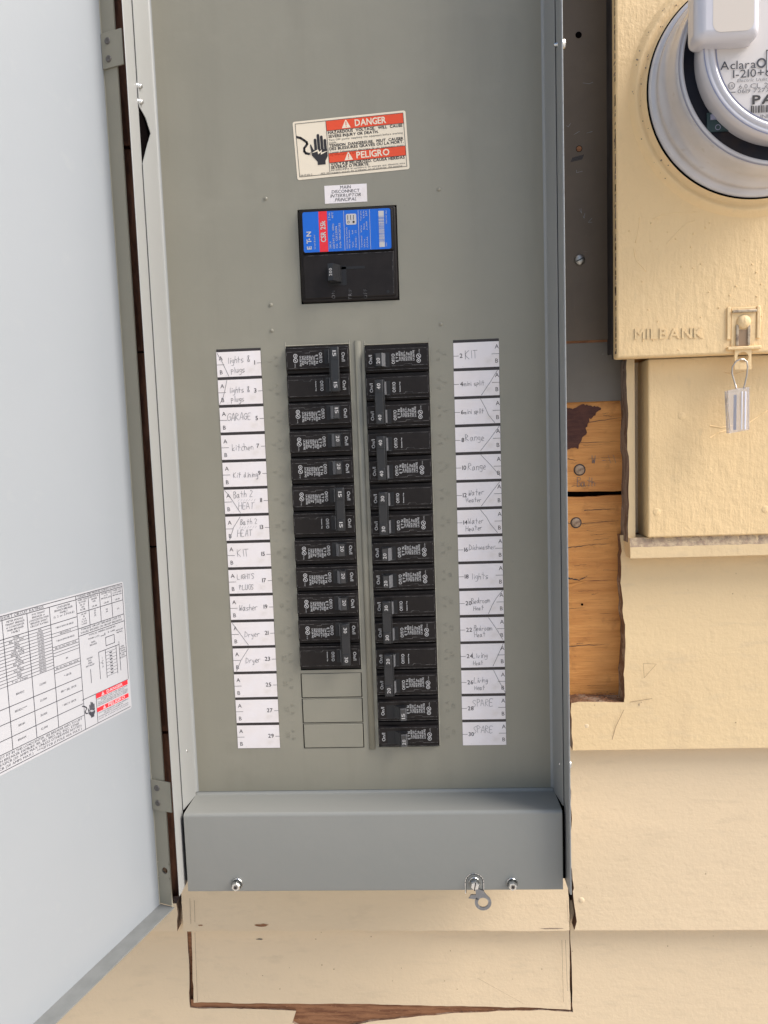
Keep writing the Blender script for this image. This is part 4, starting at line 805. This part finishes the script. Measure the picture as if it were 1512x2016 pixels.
for side, rows, x0, dz in (('l', LEFT, -5.1, 0), ('r', RIGHT, 3.465, -.0135)):
    mb = MB(); mb.box(x0, x0 + LW + .008, -.009, 0, -7.48 + dz, 7.5 + dz); mb.build('label_strip', M_bar, pan, org=(x0, 0, -7.5))
    for i, (num, words, lines_) in enumerate(rows):
        j = random.Random(num); P = Pl((x0 + j.uniform(-.006, .006), -.009, 6.5 - i + dz + .005), (1, 0, j.uniform(-.003, .003)))
        mb = MB(); sheet(mb, P, 0, LW, 0, .893, .008)
        c = mb.build('circuit_card', M_card, pan, org=P.o)
        tx = ' '.join(w[0] for w in words); c['label'] = ('white card numbered %d handwritten %s' % (num, tx)) if tx else 'blank white card numbered %d' % num
        pr_m = MB(); hw = MB()
        if side == 'l':
            text(pr_m, P, 'A', .085, .6, .145, h=.012); text(pr_m, P, 'B', .1, .1, .145, h=.012); line(pr_m, P, [(.0, .44), (.27, .44)], .014, h=.012)
            text(pr_m, P, str(num), 1.4, .4, .15, 'r', h=.012, bold=.003); line(pr_m, P, [(1.47, .455), (LW, .455)], .014, h=.012)
        else:
            text(pr_m, P, 'A', 1.47, .64, .145, h=.012); text(pr_m, P, 'B', 1.48, .14, .145, h=.012); line(pr_m, P, [(1.36, .455), (LW, .455)], .014, h=.012)
            text(pr_m, P, str(num), .22, .36, .15, 'l', h=.012, bold=.003); line(pr_m, P, [(.0, .43), (.18, .43)], .014, h=.012)
        pr_m.build('printing', M_ink, c, org=P.o)
        for w, a, b, sz in words: hand(hw, Pl(P.p(0, 0, .008), P.u, P.v), w, a, b, sz * .92, slope=j.uniform(-.02, .06))
        for q in lines_: line(hw, Pl(P.p(0, 0, .008), P.u, P.v), list(q), .016)
        if num in (11, 13):
            for k in range(7): line(hw, Pl(P.p(0, 0, .008), P.u, P.v), [(.5 + .1 * k, .45 + j.uniform(-.02, .02)), (.56 + .1 * k, .52)], .006)
        if hw.v: hw.build('handwriting', M_pencil, c, org=P.o)
# numbers and letters pressed into the sheet beside the breakers
for i in range(15):
    zc_ = 7.0 - i
    for s_, n in ((-1, 2 * i + 1), (1, 2 * i + 2)):
        mb = MB(); P = Pl((s_ * 3.12, 0, zc_), (0, 0, s_), (-s_, 0, 0)); P.n = Vector((0, -1, 0))
        text(mb, P, str(n), 0, -.1, .15, 'c', h=.012, ext=.014); text(mb, P, 'A', s_ * .14, .13, .13, 'c', h=.012, ext=.014); text(mb, P, 'B', -s_ * .16, .13, .13, 'c', h=.012, ext=.014)
        mb.build('pressed_number', M_grey, pan, org=P.o)

# ------------------------------------------------------------------ main breaker
mbk = empty('main_breaker', (-.16, -.1, MZ[0]), 'square black main breaker with blue and red label and a switch marked 200', 'breaker')
mb = MB(); mb.box(MX[0], MX[1], -.1, .5, MZ[0], MZ[1], .09, seg=3)
mb.build('body', M_black, mbk)
mb = MB(); mb.box(MX[0] + .1, MX[1] - .1, -.19, -.05, 10.68, MZ[1] - .1, .06, seg=3); mb.box(MX[0] + .1, MX[1] - .1, -.15, -.05, MZ[0] + .1, 10.66, .05, seg=2)
mb.build('raised_face', M_black, mbk)
mb = MB(); line(mb, Pl((0, -.15, 0)), [(MX[0] + .2, 10.6), (MX[1] - .22, 10.62)], .012, h=.004); line(mb, Pl((0, -.15, 0)), [(MX[1] - .17, 9.2), (MX[1] - .17, 10.55)], .012, h=.004); mb.tube([(MX[1] - .12, -.11, 9.15), (MX[1] - .12, -.11, 10.6)], .012, 6); mb.tube([(MX[0] + .12, -.11, 9.12), (MX[1] - .14, -.11, 9.12)], .012, 6); mb.build('edge_highlight', M_rib, mbk)
x0, z1 = -1.72, 12.07; mb = MB(); P = Pl((x0, -.19, 10.63 + .08), (1, 0, 0)); P.n = Vector((0, -1, 0)); LW2, LH = 3.1, 1.38
rect(mb, P, 0, LW2, 0, LH, 0, .006, r=.07); rect(mb, P, .57, .87, .0, LH, 1, .009)
for a in (1.46, 1.97, 2.37): line(mb, P, [(a, 0.02), (a, LH - .02)], .012, 2, .01)
def T3(s_, a, b, cap, w=None, **k):     # printed bottom to top
    Q = Pl(P.p(a, b, .0), P.v, -P.u); Q.n = P.n; text(mb, Q, s_, 0, 0, cap, w=w, mi=2, h=.011, **k)
T3('E T N', .28, .1, .155, w=.6, bold=.012); Q = Pl(P.p(.21, .45), P.v, -P.u); Q.n = P.n; disc(mb, Q, 0, 0, .03, 2, .011); T3('Circuit Breaker', .42, .1, .055, w=.5)
T3('CSR 25k', .8, .33, .17, w=.72, bold=.01); T3('200 A', .98, .1, .065, w=.24); T3('2 Pole', .98, 1.06, .065, w=.26); T3('120/240 V~  60Hz', 1.1, .1, .065, w=.85); T3('40°C', 1.09, 1.13, .065, w=.2); T3('Cal.  CSR2200N', 1.21, .1, .065, w=.75); T3('Style 7803C87G83', 1.33, .1, .065, w=.85)
T3('Interrupting Capacity', 1.56, .08, .05, w=.72); T3('RMS Sym. Ampere', 1.65, .08, .05, w=.62); T3('Volt       kA', 1.77, .1, .05, w=.6); T3('120/240~   25', 1.88, .1, .05, w=.58)
T3('Terminal   Wire    Torque', 2.08, .08, .05, w=1.25); T3('Wire       Size    Lb.In', 2.18, .08, .05, w=1.25); T3('CU/AL     2-300    250', 2.28, .08, .05, w=1.25)
rect(mb, P, 1.53, 1.9, .88, 1.25, 2, .01, r=.05); Q = P; ring(mb, P, 1.62, .97, .04, .012, 3, .014); disc(mb, P, 1.8, .97, .04, 3, .014)
for i in range(3): line(mb, P, [(1.6 + i * .1, 1.05), (1.6 + i * .1, 1.2)], .02, 3, .014)
rnd = random.Random(5); b = .08; rect(mb, P, 2.68, 2.87, .07, .24, 2, .01); rect(mb, P, 2.68, 2.87, 1.14, 1.3, 2, .01); b = .25
while b < 1.13:
    w = rnd.choice((.015, .03, .02)); rect(mb, P, 2.68, 2.87, b, b + w, 2, .01); b += w + rnd.choice((.012, .02))
T3('7803', 2.95, .08, .045); T3('7803 C87 G83', 2.97, .85, .04, w=.45)
mb.build('rating_label', [M_blue, M_red2, M_wht, M_ink], mbk)
def mp(px, py, Y=-.15): return at(px, py, Y)
mb = MB(); a = mp(680, 522); b = mp(718, 561)
mb.box(mp(648, 530).x, mp(678, 525).x + .06, -.156, -.14, mp(660, 562).z, mp(660, 524).z); mb.box(mp(672, 530).x, mp(718, 525).x, -.156, -.14, mp(700, 529).z, mp(700, 524).z)
mb.build('switch_slot', M_slot, mbk)
mb = MB(); hx0, hx1, hz0, hz1 = -.86, -.5, mp(660, 560).z, mp(660, 524).z
pts = [(hx0 - .02, -.15), (hx0, -.55), (hx0 + .18, -.6), (hx1 + .05, -.3), (hx1 + .08, -.15)]
mb.prism([(x, y, hz0 + .05) for x, y in pts], (0, 0, hz1 - hz0 - .05)); mb.build('switch_handle', M_tog, mbk)
mb = MB(); Q = Pl((hx0 + .15, -.6, hz0 + .2), (0, 0, 1), (-1, 0, 0)); Q.n = Vector((0, -1, 0)); Q.o.y = -.595; text(mb, Q, '200', 0, 0, .1, w=.26, h=.01)
mb.build('number', M_wht, mbk)
mb = MB()
for s_, px in (('ON', 655), ('TRIP', 688), ('OFF', 718)):
    p = mp(px + 5, 588 if s_ != 'TRIP' else 590); Q = Pl((p.x, -.15, p.z), (0, 0, 1), (-1, 0, 0)); Q.n = Vector((0, -1, 0)); text(mb, Q, s_, 0, 0, .12, h=.008, ext=.006, track=.2)
mb.build('moulded_lettering', M_rib, mbk)
mb = MB(); p = mp(764, 574); disc(mb, Pl((p.x, -.15, p.z)), 0, 0, .055, h=.005); mb.build('test_hole', M_slot, mbk)

# ------------------------------------------------------------------ branch breakers
# local frame of a left-column breaker pole: x -1.15..1.15 (ON end at +x), one inch high
XBW = 1.14
def pole(mb_body, mb_rib, mb_prt, mb_slot, zc, common, tied):
    b = mb_body
    b.box(-XBW, XBW, -.04, .4, zc - .485, zc + .485, .03)
    b.box(-XBW + .0, XBW - .0, -.16, -.0, zc - .36, zc + .42, .035)
    b.box(-XBW + .02, XBW - .02, -.2, -.1, zc - .34, zc + .33, .03)
    R1 = Pl((0, -.2, zc)); q = [(-XBW + .06, .27), (-.55, .275), (-.52, .22), (-.27, .22), (-.25, .275), (.18, .28)]
    line(mb_rib, R1, q, .012, h=.004); line(mb_rib, R1, [(XBW - .04, .3), (XBW - .035, -.3)], .014, h=.004); line(mb_rib, R1, [(-XBW + .1, -.315), (XBW - .1, -.31)], .01, h=.004)
    line(mb_rib, R1, [(.3, .3), (XBW - .1, .31)], .01, h=.004); line(mb_rib, Pl((0, -.16, zc)), [(-XBW + .05, .405), (XBW - .05, .405)], .012, h=.004); line(mb_rib, R1, [(-XBW + .045, .25), (-XBW + .05, -.28)], .01, h=.004)
    def TB(s_, x, z, cap, w, mi=0, bold=0):
        Q = Pl((x, -.2, zc + z), (0, 0, -1), (1, 0, 0)); Q.n = Vector((0, -1, 0)); text(mb_prt, Q, s_, 0, 0, cap, w=w, mi=mi, h=.006, bold=bold)
    TB('Off/O', .07, .22, .11, .36, 1, .004); TB('On/I', .88, .2, .115, .32, 1, .004)
    if common: TB('Common Trip', -.1, .22, .03, .36, 0, .006)
    else:
        for i, (s_, w) in enumerate((('E T N', .3), ('Type BR120', .34), ('Type C120', .3), ('120/240 V~', .34), ('HACR Type', .3), ('1 Pole 15A', .28), ('SWD ISSUE', .32), ('LA-236 FN2', .36))): TB(s_, -.05 - i * .083, .12 if i else .14, .062 if i else .075, w, 0, .006 if not i else .003)
        Q = Pl((0, -.2, zc)); Q.n = Vector((0, -1, 0)); ring(mb_prt, Q, -.78, .13, .075, .022, 0, .006, 14); ring(mb_prt, Q, -.78, -.03, .085, .02, 0, .006, 14); disc(mb_prt, Q, -.78, .13, .025, 0, .006, 8); line(mb_prt, Q, [(-.81, .0), (-.76, -.06)], .03)
        TB('LISTED', -.82, -.14, .03, .14)
def handle(mbh, zc, off, tied_=False):
    """switch handle; its slope, coloured with sheen, faces the text end (-x)"""
    hx = .62 if not off else .33
    z0, z1 = zc - .16, zc + .3
    pts = [(hx + .13, -.2), (hx + .13, -.42), (hx - .09, -.47), (hx - .2, -.3), (hx - .22, -.2)] if not off else [(hx + .18, -.2), (hx - .02, -.36), (hx - .06, -.5), (hx - .26, -.48), (hx - .28, -.2)]
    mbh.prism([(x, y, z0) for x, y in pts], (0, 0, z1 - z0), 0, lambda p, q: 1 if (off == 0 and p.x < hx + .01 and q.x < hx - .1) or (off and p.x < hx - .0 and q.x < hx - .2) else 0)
    if not tied_: rect(mbh, Pl((0, -.45 if not off else -.497, 0)), hx - .08 if not off else hx - .25, hx + .11 if not off else hx - .07, z0 + .02, z1 - .02, 2, .01)
    return hx
M_slope = mat('handle_sheen_plastic', (.17, .17, .175), .25, spec=.9)  # handle plastic made paler: sky sheen painted onto the slope
def breaker(col, row, poles, amps, off, label):
    s_ = -1 if col == 'L' else 1
    xc = -1.41 if col == 'L' else 1.44
    zc = (7.0 if col == 'L' else 6.93) - row * .9965 - (poles - 1) * .5 * .9965
    root = empty('circuit_breaker', (xc, 0, zc), label, 'breaker', 'black circuit breakers in two columns')
    B, Rb, Pr, Sl, Hn, Nm = MB(), MB(), MB(), MB(), MB(), MB()
    zs_ = [0] if poles == 1 else [.498, -.498]
    for i, z in enumerate(zs_):
        pole(B, Rb, Pr, Sl, z, poles == 2 and i == 1, poles == 2)
        rect(Sl, Pl((0, -.2, z)), .26 if not off else .02, .8, -.19, .33, 0, .003)
        hx = handle(Hn, z, off, poles == 2)
        if not (poles == 2): 
            Q = Pl((hx - .03 if not off else hx - .22, -.462 if not off else -.508, z + .22), (0, 0, -1), (1, 0, 0)); Q.n = Vector((0, -1, 0)); text(Nm, Q, amps, 0, 0, .12, w=.2, h=.015, bold=.005)
    o = [B.build('body', M_black, root, org=(0, 0, 0)), Rb.build('moulded_edge_glints', M_rib, root, org=(0, 0, 0)), Pr.build('printing', [M_wht2, M_wht2], root, org=(0, 0, 0)), Sl.build('handle_slot', M_slot, root, org=(0, 0, 0)), Hn.build('handle', [M_tog, M_slope, M_face], root, org=(0, 0, 0))]
    if poles == 2:
        T_ = MB(); T_.box(.5, .82, -.56, -.4, -.72, .86, .035); T_.box(.53, .79, -.58, -.5, .42, .84, .02); T_.box(.53, .79, -.58, -.5, -.7, -.28, .02)
        T_.box(.46, .5, -.5, -.36, -.72, .86, .012); o.append(T_.build('handle_tie', M_tog, root, org=(0, 0, 0)))
        for z in (.72, -.38): Q = Pl((.6, -.575, z), (0, 0, -1), (1, 0, 0)); Q.n = Vector((0, -1, 0)); text(Nm, Q, amps, 0, 0, .12, w=.2, h=.012, bold=.005)
    o.append(Nm.build('amp_rating', M_wht, root, org=(0, 0, 0)))
    for c in o: c.location = (0, 0, 0)
    jr = random.Random(row * 7 + (col == 'R')); jx, jz = jr.uniform(-.006, .006), jr.uniform(-.005, .005)
    root.rotation_euler = (jx, (math.pi if col == 'R' else 0) + jr.uniform(-.004, .004), jz)
    return root
for a in (('L', 0, 2, '15', 0, 'double black breaker rated 15 at the top of the left column'), ('L', 2, 1, '15', 0, 'single black breaker rated 15 beside the card handwritten GARAGE'),
          ('L', 3, 1, '20', 0, 'single black breaker rated 20 beside the card handwritten kitchen'), ('L', 4, 1, '20', 0, 'single black breaker rated 20 beside the card handwritten Kit dining'),
          ('L', 5, 2, '15', 0, 'double black breaker rated 15 beside the two cards handwritten Bath 2 HEAT'), ('L', 7, 1, '20', 0, 'single black breaker rated 20 beside the left card numbered 15 handwritten KIT'),
          ('L', 8, 1, '20', 0, 'single black breaker rated 20 beside card 17 handwritten LIGHTS PLUGS'), ('L', 9, 1, '20', 0, 'single black breaker rated 20 beside the card handwritten Washer'),
          ('L', 10, 2, '30', 0, 'double black breaker rated 30 beside the two cards handwritten Dryer'),
          ('R', 0, 1, '20', 0, 'single black breaker rated 20 at the top of the right column, beside card 2'), ('R', 1, 2, '40', 0, 'double black breaker rated 40 beside the two cards handwritten mini split'),
          ('R', 3, 2, '40', 0, 'double black breaker rated 40 beside the two cards handwritten Range'), ('R', 5, 2, '30', 0, 'double black breaker rated 30 beside the two cards handwritten Water Heater'),
          ('R', 7, 1, '20', 0, 'single black breaker rated 20 beside the card handwritten Dishwasher'), ('R', 8, 1, '20', 0, 'single black breaker rated 20 beside right card 18 handwritten lights'),
          ('R', 9, 2, '30', 0, 'double black breaker rated 30 beside the two cards handwritten Bedroom Heat'), ('R', 11, 2, '20', 0, 'double black breaker rated 20 beside the two cards handwritten Living Heat'),
          ('R', 13, 1, '15', 1, 'switched off breaker rated 15 beside card 28 handwritten SPARE'), ('R', 14, 1, '20', 1, 'switched off breaker rated 20 at the bottom of the right column, beside card 30')):
    breaker(*a)

for o in bpy.data.objects:
    if '_o' in o: del o['_o']
